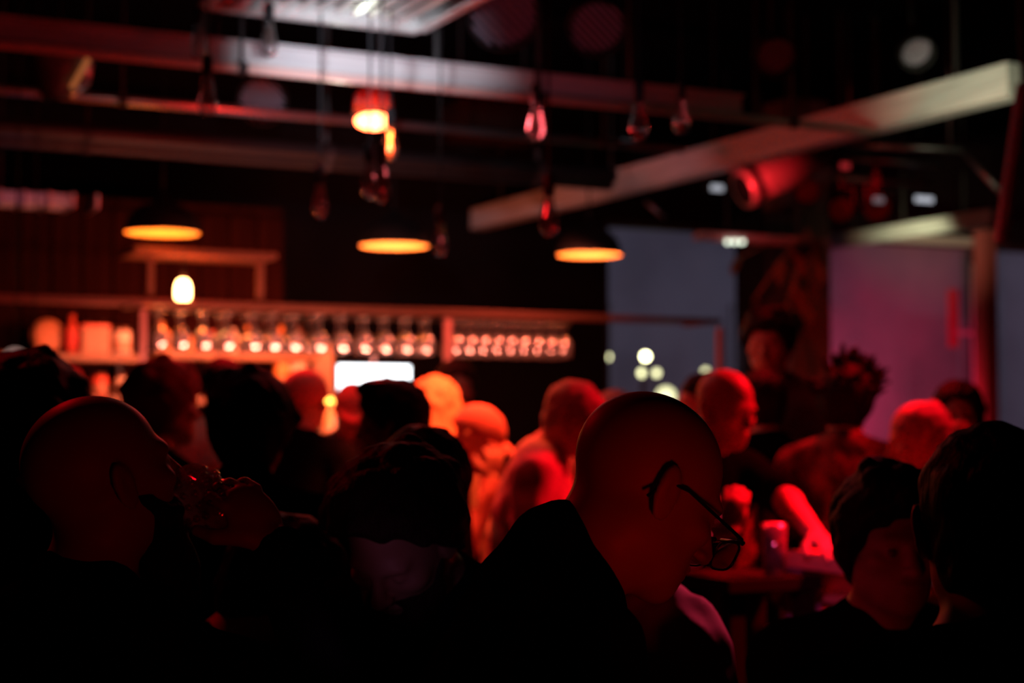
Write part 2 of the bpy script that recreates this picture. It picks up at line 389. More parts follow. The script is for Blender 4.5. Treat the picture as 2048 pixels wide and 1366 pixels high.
def person(px, py, Z, yawc, label, pitch=0, roll=0, body_yaw=None, lean=0, sit=None, top=None, sleeves='long', hair='short', hmat=None,
           beard=None, skin=None, arms=None, fine=False, sc=1.0, collar=False, trousers=None, sidelean=0, eyes=False, group=None, leg_yaw=None, spread=0.0, wrinkle=0.004):
    top = top or m_blackcloth; hmat = hmat or m_hair_d; skin = skin or m_skin
    if body_yaw is None: body_yaw = yawc
    wy = lambda c: -(YAW+math.radians(c))           # camera-relative heading to world yaw of local +Y
    HC = np.array(W(px, py, Z=Z)); Rh = rotm(wy(yawc), math.radians(pitch), math.radians(roll))
    Rb = rotm(wy(body_yaw)); Rt = rotm(wy(body_yaw), math.radians(lean), math.radians(sidelean))
    h = lambda p: HC+Rh@(np.array(p)*sc)
    NB = HC+Rh@(np.array((0, -0.045, -0.105))*sc)+Rt@(np.array((0, -0.012, -0.055))*sc)
    t = lambda p: NB+Rt@(np.array(p)*sc)
    pel = t((0, 0, -0.50))
    base = np.array((pel[0], pel[1], 0.0))
    root = empty('person', tuple(base), 0, label, 'person', group)
    HC = HC-base; NB = NB-base; pel = pel-base      # everything local to the root
    fine_h = 0.0042 if fine else (0.0065 if Z < 6 else 0.008)
    P = []                                          # body
    for c, r, k in HEAD_SPEC: P.append(('e', h(c), np.array(r)*sc, Rh, k))
    P.append(('c', h((0, 0.086, 0.012)), h((0, 0.110, -0.030)), 0.008*sc, 0.012*sc, 0.012))
    for sx in (1, -1): P.append(('e', h((sx*0.012, 0.100, -0.034)), (0.008, 0.009, 0.007), Rh, 0.008))
    P.append(('e', h((0, 0.088, -0.058)), (0.024, 0.010, 0.0055), Rh, 0.006)); P.append(('e', h((0, 0.086, -0.070)), (0.020, 0.010, 0.006), Rh, 0.006))
    SUB = []
    for sx in (1, -1):
        SUB.append(('e', h((sx*0.031, 0.093, 0.000)), (0.017, 0.014, 0.010), Rh, 0.012))
        Re = Rh@np.array(Matrix.Rotation(sx*0.35, 3, 'Z') @ Matrix.Rotation(0.18, 3, 'X'))
        P.append(('e', h((sx*0.081, -0.012, -0.004)), (0.006*sc, 0.020*sc, 0.036*sc), Re, 0.004))
        P.append(('e', h((sx*0.087, -0.018, 0.010)), (0.005*sc, 0.013*sc, 0.020*sc), Re, 0.004))
        SUB.append(('e', h((sx*0.093, -0.008, -0.002)), (0.009*sc, 0.009*sc, 0.017*sc), Re, 0.004))
    EY = [('e', h((sx*0.031, 0.074, 0.000)), (0.0125, 0.0125, 0.0125), Rh, 0.004) for sx in (1, -1)]
    NK = [('c', h((0, -0.028, -0.060)), t((0, 0.0, 0.0)), 0.058*sc, 0.060*sc, 0.03)]
    TL = lambda p: NB+Rt@(np.array(p)*sc)
    t = TL
    sh = {s_: TL((s_*0.175, 0.0, -0.060)) for s_ in (1, -1)}
    TO = [('c', t((0, -0.01, 0.0)), sh[1], 0.052*sc, 0.056*sc, 0.05), ('c', t((0, -0.01, 0.0)), sh[-1], 0.052*sc, 0.056*sc, 0.05),
          ('e', t((0, 0.0, -0.17)), np.array((0.165, 0.115, 0.17))*sc, Rt, 0.06), ('e', t((0, 0.0, -0.34)), np.array((0.140, 0.105, 0.14))*sc, Rt, 0.07)]
    PE = [('e', pel+Rt@(np.array((0, 0.0, 0.02))*sc), np.array((0.160, 0.115, 0.11))*sc, Rt, 0.06)]
    # arms
    AR, FA, HA = [], [], []; hands = {}
    for s_ in (1, -1):
        spec = (arms or {}).get(s_)
        if spec is None:
            wr = sh[s_]+Rb@np.array((s_*0.05, 0.12, -0.50))*sc if sit is None else sh[s_]+Rb@np.array((-s_*0.02, 0.30, -0.42))*sc
            spec = dict(w=wr, hint=Rb@np.array((s_*0.6, -0.8, -0.2)), f=Rb@np.array((0, 0.35 if sit is None else 0.9, -0.9 if sit is None else -0.1)), n=Rb@np.array((-s_, 0, -0.01 if sit is None else -0.6)), curl=0.5)
            wrist = spec['w']
        else: wrist = np.array(spec['w'])-base
        el, wrist = ik(sh[s_], wrist, 0.29*sc, 0.26*sc, spec['hint'])
        AR.append(('c', sh[s_], el, 0.050*sc, 0.040*sc, 0.03)); FA.append(('c', el, wrist, 0.040*sc, 0.027*sc, 0.02))
        HA += hand_prims(wrist, spec['f'], spec['n'], spec.get('curl', 0.5), s_, sc*0.98); hands[s_] = wrist
    # legs
    LG, FT = [], []; Rl = Rb if leg_yaw is None else rotm(wy(leg_yaw))
    for s_ in (1, -1):
        hip = pel+Rb@(np.array((s_*0.085, 0, -0.03))*sc)
        if sit is None:
            an = np.array((hip[0], hip[1], 0.09))+Rb@np.array((s_*0.03, 0.0, 0)); kn, an = ik(hip, an, 0.46*sc, 0.46*sc, Rb@np.array((0, 1, 0)))
            an[2] = 0.09
        else:
            kn = hip+Rl@np.array((s_*0.05, 0.27, -0.33)); an = kn+Rl@np.array((0, -0.05, 0)); an[2] = max(kn[2]-0.44, 0.09)
        LG += [('c', hip, kn, 0.082*sc, 0.055*sc, 0.04), ('c', kn, an, 0.055*sc, 0.036*sc, 0.03)]
        FT.append(('c', an-np.array((0, 0, 0.045)), an+Rb@np.array((0, 0.15, -0.05)), 0.040, 0.032, 0.02))
    everything = P+NK+TO+PE+AR+FA+HA+LG+FT
    pts = np.concatenate([[p[1]-np.max(p[2]), p[1]+np.max(p[2])] if p[0] == 'e' else [np.minimum(p[1], p[2])-0.1, np.maximum(p[1], p[2])+0.1] for p in everything])
    lo = pts.min(0)-0.03; hi = pts.max(0)+0.03
    bands = [(HC, (0.11*sc, 0.13*sc, 0.14*sc), fine_h)]
    if arms:
        for s_ in arms:
            if arms[s_].get('show', True): bands.append((hands[s_]+0.06*np.array(arms[s_]['f'])/np.linalg.norm(arms[s_]['f']), (0.11,)*3, 0.0055))
    gs = 0.015 if Z < 4 else 0.02
    F = Field(lo, hi, gs, bands)
    for p in P[:9]: F.add(p)
    for p in P[9:13]: F.add(p)
    for p in SUB[0::2]: F.add(p, 0, -1)
    for p in EY+P[13:]: F.add(p)
    for p in SUB[1::2]: F.add(p, 0, -1)
    for p in NK+TO+PE+AR+FA+HA+LG: F.add(p)
    for p in FT: F.add(p, -0.006)
    body = field_obj('body', F, skin, root, 1)
    # shirt / jacket
    zlo = np.minimum.reduce([pel-0.3, *(p[1] for p in AR), *(p[2] for p in AR), *(p[2] for p in FA)])-0.12
    zhi = np.maximum.reduce([pel+0.3, NB+0.2, *(p[2] for p in AR), *(p[1] for p in AR), *(p[2] for p in FA)])+0.12
    F = Field(zlo, zhi, 0.010 if fine else (0.012 if Z < 4 else 0.016), [])
    for p in TO+PE: F.add(p, 0.016)
    for p in AR:
        q = list(p); 
        if sleeves == 'short': q[2] = p[1]+(p[2]-p[1])*0.72; q[4] = p[3]*1.0
        F.add(tuple(q), 0.016)
    if sleeves == 'long':
        for p in FA:
            q = list(p); q[2] = p[1]+(p[2]-p[1])*0.94; F.add(tuple(q), 0.013)
    if collar: F.add(('c', t((0, -0.012, -0.01)), t((0, -0.018, 0.045)), 0.070*sc, 0.062*sc, 0.02))
    F.noise(wrinkle, 26, px*0.01)
    garment = 'jacket' if collar else 'shirt'
    go = field_obj(garment, F, top, root, 2)
    F = Field(np.minimum.reduce([p[2] for p in LG]+[pel])-0.13, np.maximum.reduce([p[2] for p in LG]+[pel])+0.18, 0.02, [])
    for p in PE+LG: F.add(p, 0.010)
    F.noise(0.003, 22, py*0.01); field_obj('trousers', F, trousers or m_jeans, root, 2)
    for p in FT:
        F = Field(np.minimum(p[1], p[2])-0.07, np.maximum(p[1], p[2])+0.07, 0.012, []); F.add(p, 0.006)
        F.plane_cut(np.array((0, 0, 0.0)), (0, 0, -1), 0.0); field_obj('shoe', F, m_shoe, root, 1)
    # hair
    if hair:
        th = dict(short=0.007, crop=0.004, normal=0.020, thick=0.030, curly=0.034, spiky=0.030, long=0.022, quiff=0.018, beanie=0.018, fringe=0.012, cap=0.010, bun=0.02)[hair]
        st = 0.006 if Z < 4 else 0.008
        r_ = 0.20 if hair != 'long' else 0.42
        hx_ = 0.19+spread*1.6; F = Field(HC-np.array((hx_, hx_, r_*sc)), HC+np.array((hx_, hx_, 0.22)), st, [])
        F.add(('e', h((0, -0.014, 0.034)), np.array((0.077, 0.097, 0.086))*sc, Rh, 0.01), th)
        F.add(('e', h((0, -0.045, -0.02)), np.array((0.062, 0.060, 0.070))*sc, Rh, 0.02), th*0.6)
        if hair == 'quiff': F.add(('e', h((0, 0.04, 0.115)), (0.055, 0.06, 0.028), Rh, 0.02))
        if hair in ('curly', 'thick'):
            rr = random.Random(int(px))
            for _ in range(46 if hair == 'curly' else 10):
                a = rr.uniform(0, 2*PI); b = rr.uniform(-0.1, 1.0); c = math.sqrt(max(0, 1-b*b))
                q = np.array((0.100*c*math.cos(a), -0.014+0.118*c*math.sin(a), 0.034+0.108*b)); F.add(('e', h(q), (0.024, 0.024, 0.022), Rh, 0.012))
        if hair == 'spiky':
            rr = random.Random(5)
            for k in range(46):
                a = rr.uniform(0, 2*PI); b = rr.uniform(0.0, 1.0); c = math.sqrt(max(0, 1-b*b)); q = np.array((c*math.cos(a), c*math.sin(a), b))
                F.add(('c', h(q*0.085+np.array((0, -0.014, 0.034))), h(q*rr.uniform(0.14, 0.175)+np.array((0, -0.014, 0.045))), 0.018, 0.007, 0.012))
        n_, c_ = (0, 0.75, -0.66), 0.022*sc
        if hair in ('curly',): c_ = 0.002
        F.plane_noise = (0.006, 70)
        if hair == 'beanie': n_, c_ = (0, 0.25, -0.97), -0.012
        if hair == 'cap': n_, c_ = (0, 0.12, -0.99), -0.022
        if hair == 'fringe': F.add(('e', h((0, 0.03, 0.11)), (0.062, 0.10, 0.085), Rh, 0.01), 0, -1)
        if hair not in ('crop',): F.noise(0.0035 if hair not in ('beanie', 'cap') else 0.001, 60, px*0.1)
        F.plane_cut(HC, Rh@np.array(n_), c_)
        if hair == 'long':
            for sx in (1, -1):
                F.add(('c', h((sx*0.068, -0.01, 0.04)), h((sx*(0.085+spread), -0.01, -0.20)), 0.026, 0.034+spread*.3, 0.03))
            F.add(('c', h((0, -0.07, 0.0)), h((0, -0.085, -0.24)), 0.065, 0.075+spread*.6, 0.04))
            F.noise(0.004, 50, 2.0)
        if hair == 'bun': F.add(('e', h((0, -0.10, 0.10)), (0.04, 0.04, 0.04), Rh, 0.01))
        ho = field_obj('beanie' if hair == 'beanie' else ('cap' if hair == 'cap' else 'hair'), F, hmat, root, 1)
        if hair == 'cap':
            bm = bmesh.new(); ring = []
            for z_, s_ in ((0.030, 1), (0.036, 1)):
                ring.append([bm.verts.new(tuple(h((0.072*math.cos(a), 0.060+0.105*math.sin(a), z_-0.25*max(0, math.sin(a))*0.05)))) for a in [PI*k/14 for k in range(15)]])
            for k in range(14): bm.faces.new((ring[0][k], ring[0][k+1], ring[1][k+1], ring[1][k]))
            bm.faces.new(ring[0][::-1]); bm.faces.new(ring[1]); bm.faces.new((ring[0][0], ring[1][0], ring[1][-1], ring[0][-1]))
            obj('cap_brim', bm, hmat, root)
    if beard:
        bl, bmz = beard
        F = Field(HC-np.array((0.15, 0.15, 0.28)), HC+np.array((0.15, 0.15, 0.08)), 0.006, [])
        F.add(('e', h((0, 0.045, -0.070)), (0.062, 0.052, 0.048), Rh, 0.02)); F.add(('e', h((0, 0.055, -0.090-bl*0.35)), (0.050, 0.042, 0.03+bl*0.5), Rh, 0.03))
        for sx in (1, -1): F.add(('c', h((sx*0.070, 0.012, -0.02)), h((sx*0.052, 0.04, -0.07)), 0.008, 0.02, 0.02))
        F.add(('e', h((0, 0.096, -0.064)), (0.02, 0.03, 0.006), Rh, 0.004), 0, -1)
        F.noise(0.004, 60, 3.0); F.plane_cut(HC, Rh@np.array((0, 0.25, 0.97)), -0.022)
        field_obj('beard', F, bmz, root, 1)
    if eyes:
        for sx in (1, -1):
            p = h((sx*0.031, 0.0765, 0.000)); bm = bmesh.new(); bmesh.ops.create_uvsphere(bm, u_segments=14, v_segments=10, radius=0.0112)
            for v in bm.verts: v.co += Vector(p)
            obj('eye', bm, m_eye, root, True)
    return root, dict(h=lambda q: h(q)+base, Rh=Rh, hands={k: v+base for k, v in hands.items()}, pel=pel+base, Rb=Rb, base=base, t=lambda q: t(q)+base)

def sdf_local_note(): pass
del sdf_local_note
# ================================================================== the room
BY = BYC                                                # back wall plane
X0, X1, Y0, CZ = -3.0, 13.5, -3.5, 4.0
def struct(name, bm, m, smooth=False): return tag(obj(name, bm, m, None, smooth), kind='structure')
struct('floor', B(((X0+(X1-X0)/2, (Y0+BY)/2, -0.05), (X1-X0+.4, BY-Y0+.4, 0.1)), bev=0), m_floor)
struct('ceiling', B(((X0+(X1-X0)/2, (Y0+BY)/2, CZ+0.05), (X1-X0+.4, BY-Y0+.4, 0.1)), bev=0), m_ceil)
struct('wall_left', B(((X0-.1, (Y0+BY)/2, CZ/2), (.2, BY-Y0, CZ)), bev=0), m_wall)
struct('wall_right', B(((X1+.1, (Y0+BY)/2, CZ/2), (.2, BY-Y0, CZ)), bev=0), m_wall)
struct('wall_front', B((((X0+X1)/2, Y0-.1, CZ/2), (X1-X0, .2, CZ)), bev=0), m_wall)
def bx(px, py=800): return W(px, py, y=BY).x
wx1, wx2, wx3, wx4 = bx(1210), bx(1500), bx(1628), bx(1958)
wx5, wx6 = bx(1992), min(bx(2120), X1-.3)
wz0, wz1 = 0.55, W(1208, 436, y=BY).z
def wallseg(a, b, z0, z1): return (((a+b)/2, BY+.1, (z0+z1)/2), (b-a, .2, z1-z0))
struct('wall_back', B(wallseg(X0, wx1, 0, CZ), wallseg(wx1, X1, 0, wz0), wallseg(wx1, X1, wz1, CZ), wallseg(wx2, wx3, wz0, wz1),
                      wallseg(wx4, wx5, wz0, wz1), wallseg(wx6, X1, wz0, wz1), bev=0), m_wall)
def window(a, b, pane, name, nv):
    o = struct(name, B((((a+b)/2, BY+.06, wz0+.03), (b-a, .1, .06)), (((a+b)/2, BY+.06, wz1-.03), (b-a, .1, .06)), ((a+.02, BY+.06, (wz0+wz1)/2), (.04, .1, wz1-wz0-.12)), ((b-.02, BY+.06, (wz0+wz1)/2), (.04, .1, wz1-wz0-.12))), m_dsteel)
    ws = [a+.04+(b-a-.08)*k/nv for k in range(nv+1)]
    for k in range(nv):
        obj('pane', B((((ws[k]+ws[k+1])/2, BY+.06, (wz0+wz1)/2), (ws[k+1]-ws[k]-.03, .008, wz1-wz0-.12)), bev=0), pane, o)
    for k in range(1, nv): obj('mullion', B(((ws[k], BY+.06, (wz0+wz1)/2), (.03, .06, wz1-wz0-.12))), m_dsteel, o)
window(wx1, wx2, m_pane, 'window_1', 1); window(wx3, wx4, m_pane2, 'window_2', 1); window(wx5, wx6, m_pane, 'window_3', 1)
# brown boards behind the bar, each its own piece
BB = W(325, 605, Z=8.8).y+1.4
bpan = W(-90, 600, y=BB).x; bpanx = W(566, 600, y=BB).x; n = 11
bw = tag(obj('trim_1', B((((bpan+bpanx)/2, BB+.03, 1.45), (bpanx-bpan, .04, 2.88))), m_brown), kind='structure')
pm = None
for k in range(n):
    wd = (bpanx-bpan)/n
    if pm is None: po = obj('board', B(((0, 0, 0), (wd-.012, .03, 1.75)), bev=.004), m_brown, bw); pm = po
    else: po = pm.copy(); COL.objects.link(po)
    po.location = (bpan+wd*(k+.5), BB-.005, 1.95)
# street outside the windows: pavement, a house front across it and street lamps
m_out = mat('outer_render', (0.42, 0.40, 0.46), 0.9, color2=(0.30, 0.29, 0.34), nscale=0.5)
struct('trim_2', B(((12, BY+8, -0.3), (40, 15.6, .3)), bev=0), mat('asphalt', (0.05, 0.05, 0.055), 0.8))
hx = 14; hy = BY+14
hb = empty('building', (hx, hy, 0), 0, 'grey rendered house front across the street, behind the windows', 'building')
obj('wall', B(((0, 1, 5.6), (34, 1.6, 11.4)), bev=0), m_out, hb)
for i in range(7):
    for j in range(3):
        wn = obj('window', B(((-12+i*4, .17, 1.9+j*3.1), (1.5, .08, .08)), ((-12+i*4, .17, 3.7+j*3.1), (1.5, .08, .08)), ((-12.7+i*4, .17, 2.8+j*3.1), (.08, .08, 1.8)), ((-11.3+i*4, .17, 2.8+j*3.1), (.08, .08, 1.8))), m_steel, hb)
        obj('pane', B(((-12+i*4, .19, 2.8+j*3.1), (1.36, .02, 1.76)), bev=0), mat('far_pane', (0.10, 0.10, 0.13), 0.3), wn)
for k, (px, py, Z, r, s, lab) in enumerate([(1214, 714, 19, .042, 6, 'street lamp globe at the left edge of the first window'), (1291, 713, 18, .042, 22, 'brightest street lamp globe, top of the cluster of three beyond the first window'),
        (1284, 746, 18.2, .04, 5, 'street lamp globe at the lower left of the cluster of three'), (1313, 746, 18.4, .04, 4, 'street lamp globe at the lower right of the cluster of three'),
        (1411, 743, 18.8, .04, 3.2, 'street lamp globe beside the rack corner post'), (1332, 793, 17, .10, 2.4, 'large dim lamp globe low in the first window behind the bald head')]):
    p = W(px, py, Z=Z); e = empty('street_lamp', (p.x, p.y, -0.15), 0, lab, 'lamp')
    bm = bmesh.new(); bmesh.ops.create_uvsphere(bm, u_segments=16, v_segments=10, radius=r)
    for v in bm.verts: v.co += Vector((0, 0, p.z+.15))
    obj('globe', bm, emis('lamp_glow_%d' % k, (1, 0.93, 0.42), s), e, True)
    obj('post', lathe([(.05, 0), (.05, .3), (.022, .4), (.018, p.z+.15-r), (0, p.z+.15-r)], 10), m_dsteel, e)

# ------------------------------------------------------------------ beams and ceiling gear
def beam_x(name, px, py, z, h, d, xa, xb, m, lab, flange=0):
    p = W(px, py, z=z); o = empty(name, ((xa+xb)/2, p.y, z), 0, lab, 'beam')
    obj('web', B(((0, 0, 0), (xb-xa, d*(.35 if flange else 1), h)), bev=.004), m, o)
    if flange:
        obj('flange', B(((0, 0, -h/2-flange/2), (xb-xa, d, flange))), m, o); obj('flange', B(((0, 0, h/2+flange/2), (xb-xa, d, flange))), m, o)
    for k in range(7): obj('hanger', T([(-(xb-xa)/2+.6+k*(xb-xa-1.2)/6, 0, h/2+flange), (-(xb-xa)/2+.6+k*(xb-xa-1.2)/6, 0, CZ-z)], .012, 8), m_dsteel, o)
    return o
m_redband = mat('red_band_tube', (.75, .45, .42), .75, 0)  # reddish colour standing in for the beam's red lit underside
def pipe_x(name, px, py, z, r, m, lab, xa=-2.6, xb=4.9):
    p = W(px, py, z=z); o = empty(name, ((xa+xb)/2, p.y, z), 0, lab, 'pipe')
    L = xb-xa; obj('pipe_run', T([(-L/2, 0, 0), (L/2, 0, 0)], r, 16), m, o, True)
    for k in range(6):
        x = -L/2+.5+k*(L-1)/5
        obj('hanger', T([(x, 0, r), (x, 0, CZ-z)], .008, 8), m_dsteel, o); obj('clamp', lathe([(r+.008, -.02), (r+.008, .02), (r, .02), (r, -.02)], 16, Vector((1, 0, 0)), (x, 0, 0), close=True), m_dsteel, o)
    return o
beam_x('steel_beam', 700, 135, 3.0, .095, .09, -2.6, W(1480, 215, y=W(700, 135, z=3.0).y).x, m_beamx, 'pale steel ceiling beam running over the room, nearest of the cross beams', .010)
pipe_x('ceiling_pipe', 700, 158, 2.94, .02, m_redband, 'thin tube added under the pale steel beam for its red lit underside', xb=5.2)
pipe_x('ceiling_pipe', 700, 241, 3.02, .022, m_steel, 'thin steel ceiling pipe behind the red lamp')
pipe_x('ceiling_pipe', 650, 306, 2.98, .050, m_dsteel, 'dark ceiling pipe that catches an orange glow above the first pendant')
pipe_x('ceiling_pipe', 650, 330, 2.92, .028, m_dsteel, 'lower dark conduit hanging just under the glowing ceiling pipe')
# timber beams running away from us, the long pale diagonals
def beam_y(px, py, z, h, d, ya, yb, lab, x=None):
    p = W(px, py, z=z); o = empty('timber_beam', (p.x, (ya+yb)/2, z), 0, lab, 'beam')
    obj('timber', B(((0, 0, 0), (d, yb-ya, h)), bev=.006), m_beam, o)
    for k in range(4): obj('hanger', T([(0, -(yb-ya)/2+.4+k*(yb-ya-.8)/3, h/2), (0, -(yb-ya)/2+.4+k*(yb-ya-.8)/3, CZ-z)], .012, 8), m_dsteel, o)
    return p
pb = W(2035, 160, z=3.05); beam_y(2035, 160, 3.05, .155, .12, pb.y, BY-.03, 'long pale timber beam crossing the upper right, lit at its near end')
p2 = W(1992, 432, z=2.95); beam_y(1992, 432, 2.95, .10, .10, p2.y, BY-.03, 'shorter pale timber beam above the hazy window')
# red lit canopy rail between column and left end
p = W(1500, 478, y=BY-1.6); xa, xb = W(1395, 474, y=BY-1.6).x, W(1650, 490, y=BY-1.6).x
m_redwash = mat('pale_trim_paint', (0.6, 0.4, 0.42), 0.5)
o = empty('canopy_rail', ((xa+xb)/2, BY-1.6, p.z), 0, 'pale canopy rail lit red in front of the column', 'rail')
obj('rail', B(((0, 0, 0), (xb-xa, .12, .05))), m_redwash, o); obj('hanger', T([(-.3, 0, .02), (-.3, 0, CZ-p.z)], .01, 8), m_dsteel, o); obj('hanger', T([(.3, 0, .02), (.3, 0, CZ-p.z)], .01, 8), m_dsteel, o)
for k in range(3):
    q = W(1455+k*14, 484, y=BY-1.67); obj('fitting', lathe([(0, -.012), (.014, -.012), (.014, .012), (0, .012)], 14, Vector((0, 1, 0)), (q.x-(xa+xb)/2, -.075, q.z-p.z-.0)), emis('cool_led', (0.9, 1, 0.8), 2.5), o)
light('canopy_fill', 'SPOT', W(1560, 620, y=BY-2.6), 9, RED, W(1530, 485, y=BY-1.6), .04, 50, .8)  # added spot under the rail to redden it
xa, xb = W(1700, 474, y=BY-1.0).x, W(1958, 482, y=BY-1.0).x; p = W(1830, 478, y=BY-1.0)
o = empty('canopy_rail', ((xa+xb)/2, BY-1.0, p.z), 0, 'pale canopy rail along the top of the hazy window', 'rail')
obj('rail', B(((0, 0, 0), (xb-xa, .1, .06))), m_redwash, o); obj('hanger', T([(-.5, 0, .02), (-.5, 0, CZ-p.z)], .01, 8), m_dsteel, o); obj('hanger', T([(.5, 0, .02), (.5, 0, CZ-p.z)], .01, 8), m_dsteel, o)

# louvred ventilation grille at the top, edges parallel to the room
zc = 3.12; c = W(835, 50, z=zc); lft = W(392, 8, z=zc)
gx0, gx1, gy1 = lft.x, c.x, c.y; gy0 = gy1-1.3
o = empty('ventilation_grille', ((gx0+gx1)/2, (gy0+gy1)/2, zc), 0, 'square louvred ventilation grille at the top of the picture, bright edged', 'grille')
hw, hd = (gx1-gx0)/2, (gy1-gy0)/2
m_chrome = mat('bright_metal', (0.8, 0.78, 0.78), 0.22, 0.6)
obj('frame', B(((0, hd, 0), (2*hw, .05, .07)), ((0, -hd, 0), (2*hw, .05, .07)), ((hw, 0, 0), (.05, 2*hd-.05, .07)), ((-hw, 0, 0), (.05, 2*hd-.05, .07))), m_chrome, o)
sl = None
for k in range(11):
    if sl is None: sl = obj('slat', B(((0, 0, 0), (.03, 2*hd-.06, .012)), bev=.002), m_chrome, o); q = sl
    else: q = sl.copy(); COL.objects.link(q)
    q.location = (-hw+.09+k*(2*hw-.18)/10, 0, .0); q.rotation_euler = (0, .3, 0)
for sx in (-1, 1):
    for sy in (-1, 1): obj('hanger', T([(sx*hw, sy*hd, .03), (sx*hw, sy*hd, CZ-zc)], .006, 6), m_dsteel, o)
obj('duct_box', B(((0, 0, .35), (2*hw-.1, 2*hd-.1, .45)), bev=0), m_black, o)
light('grille_fill', 'POINT', ((gx0+gx1)/2+.55, gy1-.7, zc-.5), 3.5, (1, .12, .14), None, .04)  # added point lights, this and the next, to brighten the grille
light('grille_fill.001', 'POINT', (c.x-.2, gy1+.35, zc-.22), 1.6, (.9, 1, .8), None, .03)

def diffuser(px, py, z, r, lab):
    p = W(px, py, z=z); o = empty('round_diffuser', tuple(p), -YAW, lab, 'vent', 'round ceiling diffusers')
    Rt_ = Matrix.Rotation(-1.0, 3, 'X'); n_ = Rt_ @ Vector((0, 0, 1))
    obj('ring', lathe([(r, -.03), (r+.012, -.03), (r+.012, .03), (r, .03)], 28, n_, close=True), m_black, o)
    for k in range(9):
        x = -r+(k+.5)*2*r/9; L = 2*math.sqrt(max(r*r-x*x, 0))
        bm = bmesh.new(); box(bm, (x, 0, 0), (.012, L-.02, .006), None); R4 = Matrix.Rotation(-1.0, 4, 'X') @ Matrix.Rotation(-.75, 4, 'Z'); bmesh.ops.transform(bm, matrix=R4, verts=bm.verts)
        obj('slat', bm, m_slat, o)
    obj('back_plate', lathe([(r, .03), (r*.8, .08), (0, .08)], 24, n_), m_black, o); obj('hanger', T([tuple(n_*.07), tuple(n_*.07+Vector((0, .02, .1))), (n_.x*.07, n_.y*.07+.02, CZ-z)], .012, 8), m_black, o)
m_slat = mat('diffuser_slat', (.22, .19, .26), .8, spec=.05)
light('diffuser_fill', 'SPOT', (2.6, 3.6, 2.4), 5, (.75, .65, 1), W(1090, 45, z=3.2), .05, 30, 1)  # added spot that lights the slats; the diffusers give no light
diffuser(1008, 30, 3.2, .14, 'round slatted ceiling diffuser right of the louvred grille')
diffuser(1194, 55, 3.2, .115, 'second round slatted diffuser, further right of the grille')
diffuser(525, 200, 3.2, .12, 'dim round diffuser under the pale beam at the left')
diffuser(1550, 112, 3.2, .09, 'dim round diffuser above the timber beam')
diffuser(1832, 104, 3.2, .07, 'dim round diffuser near the top right')
# crumpled hanging lamp at the far left
p = W(118, 135, Z=6.5); o = empty('hanging_lamp', tuple(p), 0, 'crumpled translucent hanging lamp under the beam, orange strip', 'lamp')
bm = lathe([(.02, .12), (.09, .10), (.13, .03), (.11, -.05), (.05, -.12), (.045, -.125)], 18)
for v in bm.verts: v.co += Vector((math.sin(v.co.z*60+v.co.x*40), math.cos(v.co.y*50), math.sin(v.co.x*45)))*.012
obj('crumpled_shade', bm, mat('frosted_sheet', (.14, .12, .13), .3), o, True); obj('cable', T([(0, 0, .1), (0, 0, CZ-p.z)], .005, 6), m_black, o)
obj('tube_lamp', T([(.03, -.10, -.1), (.09, -.12, .02)], .012, 8), emis('tube_glow', (1, .28, .08), .28), o)
# small duct end at the left
p = W(0, 398, Z=8.6); p2 = W(148, 398, Z=8.6)
o = empty('air_duct', tuple(p), 0, 'flat grey air duct ending at the left edge above the first pendant', 'duct')
L = (p2-p).x; obj('duct_body', B(((0, 0, 0), (2*L, .25, .06))), mat('grey_duct', (.4, .36, .46), .6), o)
for k in range(6): obj('rib', B(((-L+.2+k*L*.36, 0, 0), (.02, .27, .08))), m_steel, o)
obj('hanger', T([(0, 0, .03), (0, 0, CZ-p.z)], .01, 8), m_dsteel, o)
light('duct_fill', 'POINT', tuple(W(60, 425, Z=8.3)), .2, (.5, .4, .8), None, .03)  # added point light under the flat duct, no lamp built
# brown box on the ceiling behind the red lamp
pa = W(985, 243, Z=9.2); o = tag(obj('ceiling_cabinet', B(((0, 0, 0), (.48, .4, .18)), ((0, 0, -.1), (.5, .42, .02))), m_brown), 'flat brown box hung under the ceiling right of the red lamp', 'box'); o.location = pa
for sx in (-.2, .2): obj('hanger', T([(sx, 0, .09), (sx, 0, CZ-pa.z)], .008, 6), m_dsteel, o)
# round duct, red lit, dropping towards the column
pa, pb_ = W(1494, 376, Z=9.7), W(1655, 308, Z=9.9)
m_duct = mat('round_duct', (.62, .5, .5), .38, .3, bump=.3, nscale=6)
o = empty('round_duct', tuple(pa), 0, 'fat round air duct lit red under the timber beam', 'duct')
d = (pb_-pa); obj('duct_body', T([(0, 0, 0), tuple(d*.5), tuple(d)], [.105, .105, .10], 28), m_duct, o, True)
obj('collar', T([tuple(-d.normalized()*.03), tuple(d.normalized()*.04)], .118, 28), m_duct, o, True)
obj('end_grille', T([tuple(-d.normalized()*.035), tuple(-d.normalized()*.03)], .09, 20), m_black, o)
obj('hanger', T([tuple(d*.5+Vector((0, 0, .1))), tuple(d*.5+Vector((0, 0, CZ-pa.z-d.z*.5)))], .01, 8), m_dsteel, o)
light('duct_red', 'SPOT', tuple(W(1385, 415, Z=9.0)), 45, (1, .02, .03), W(1550, 345, Z=9.8), .05, 24, .8)  # added spot that reddens the round duct, no lamp built

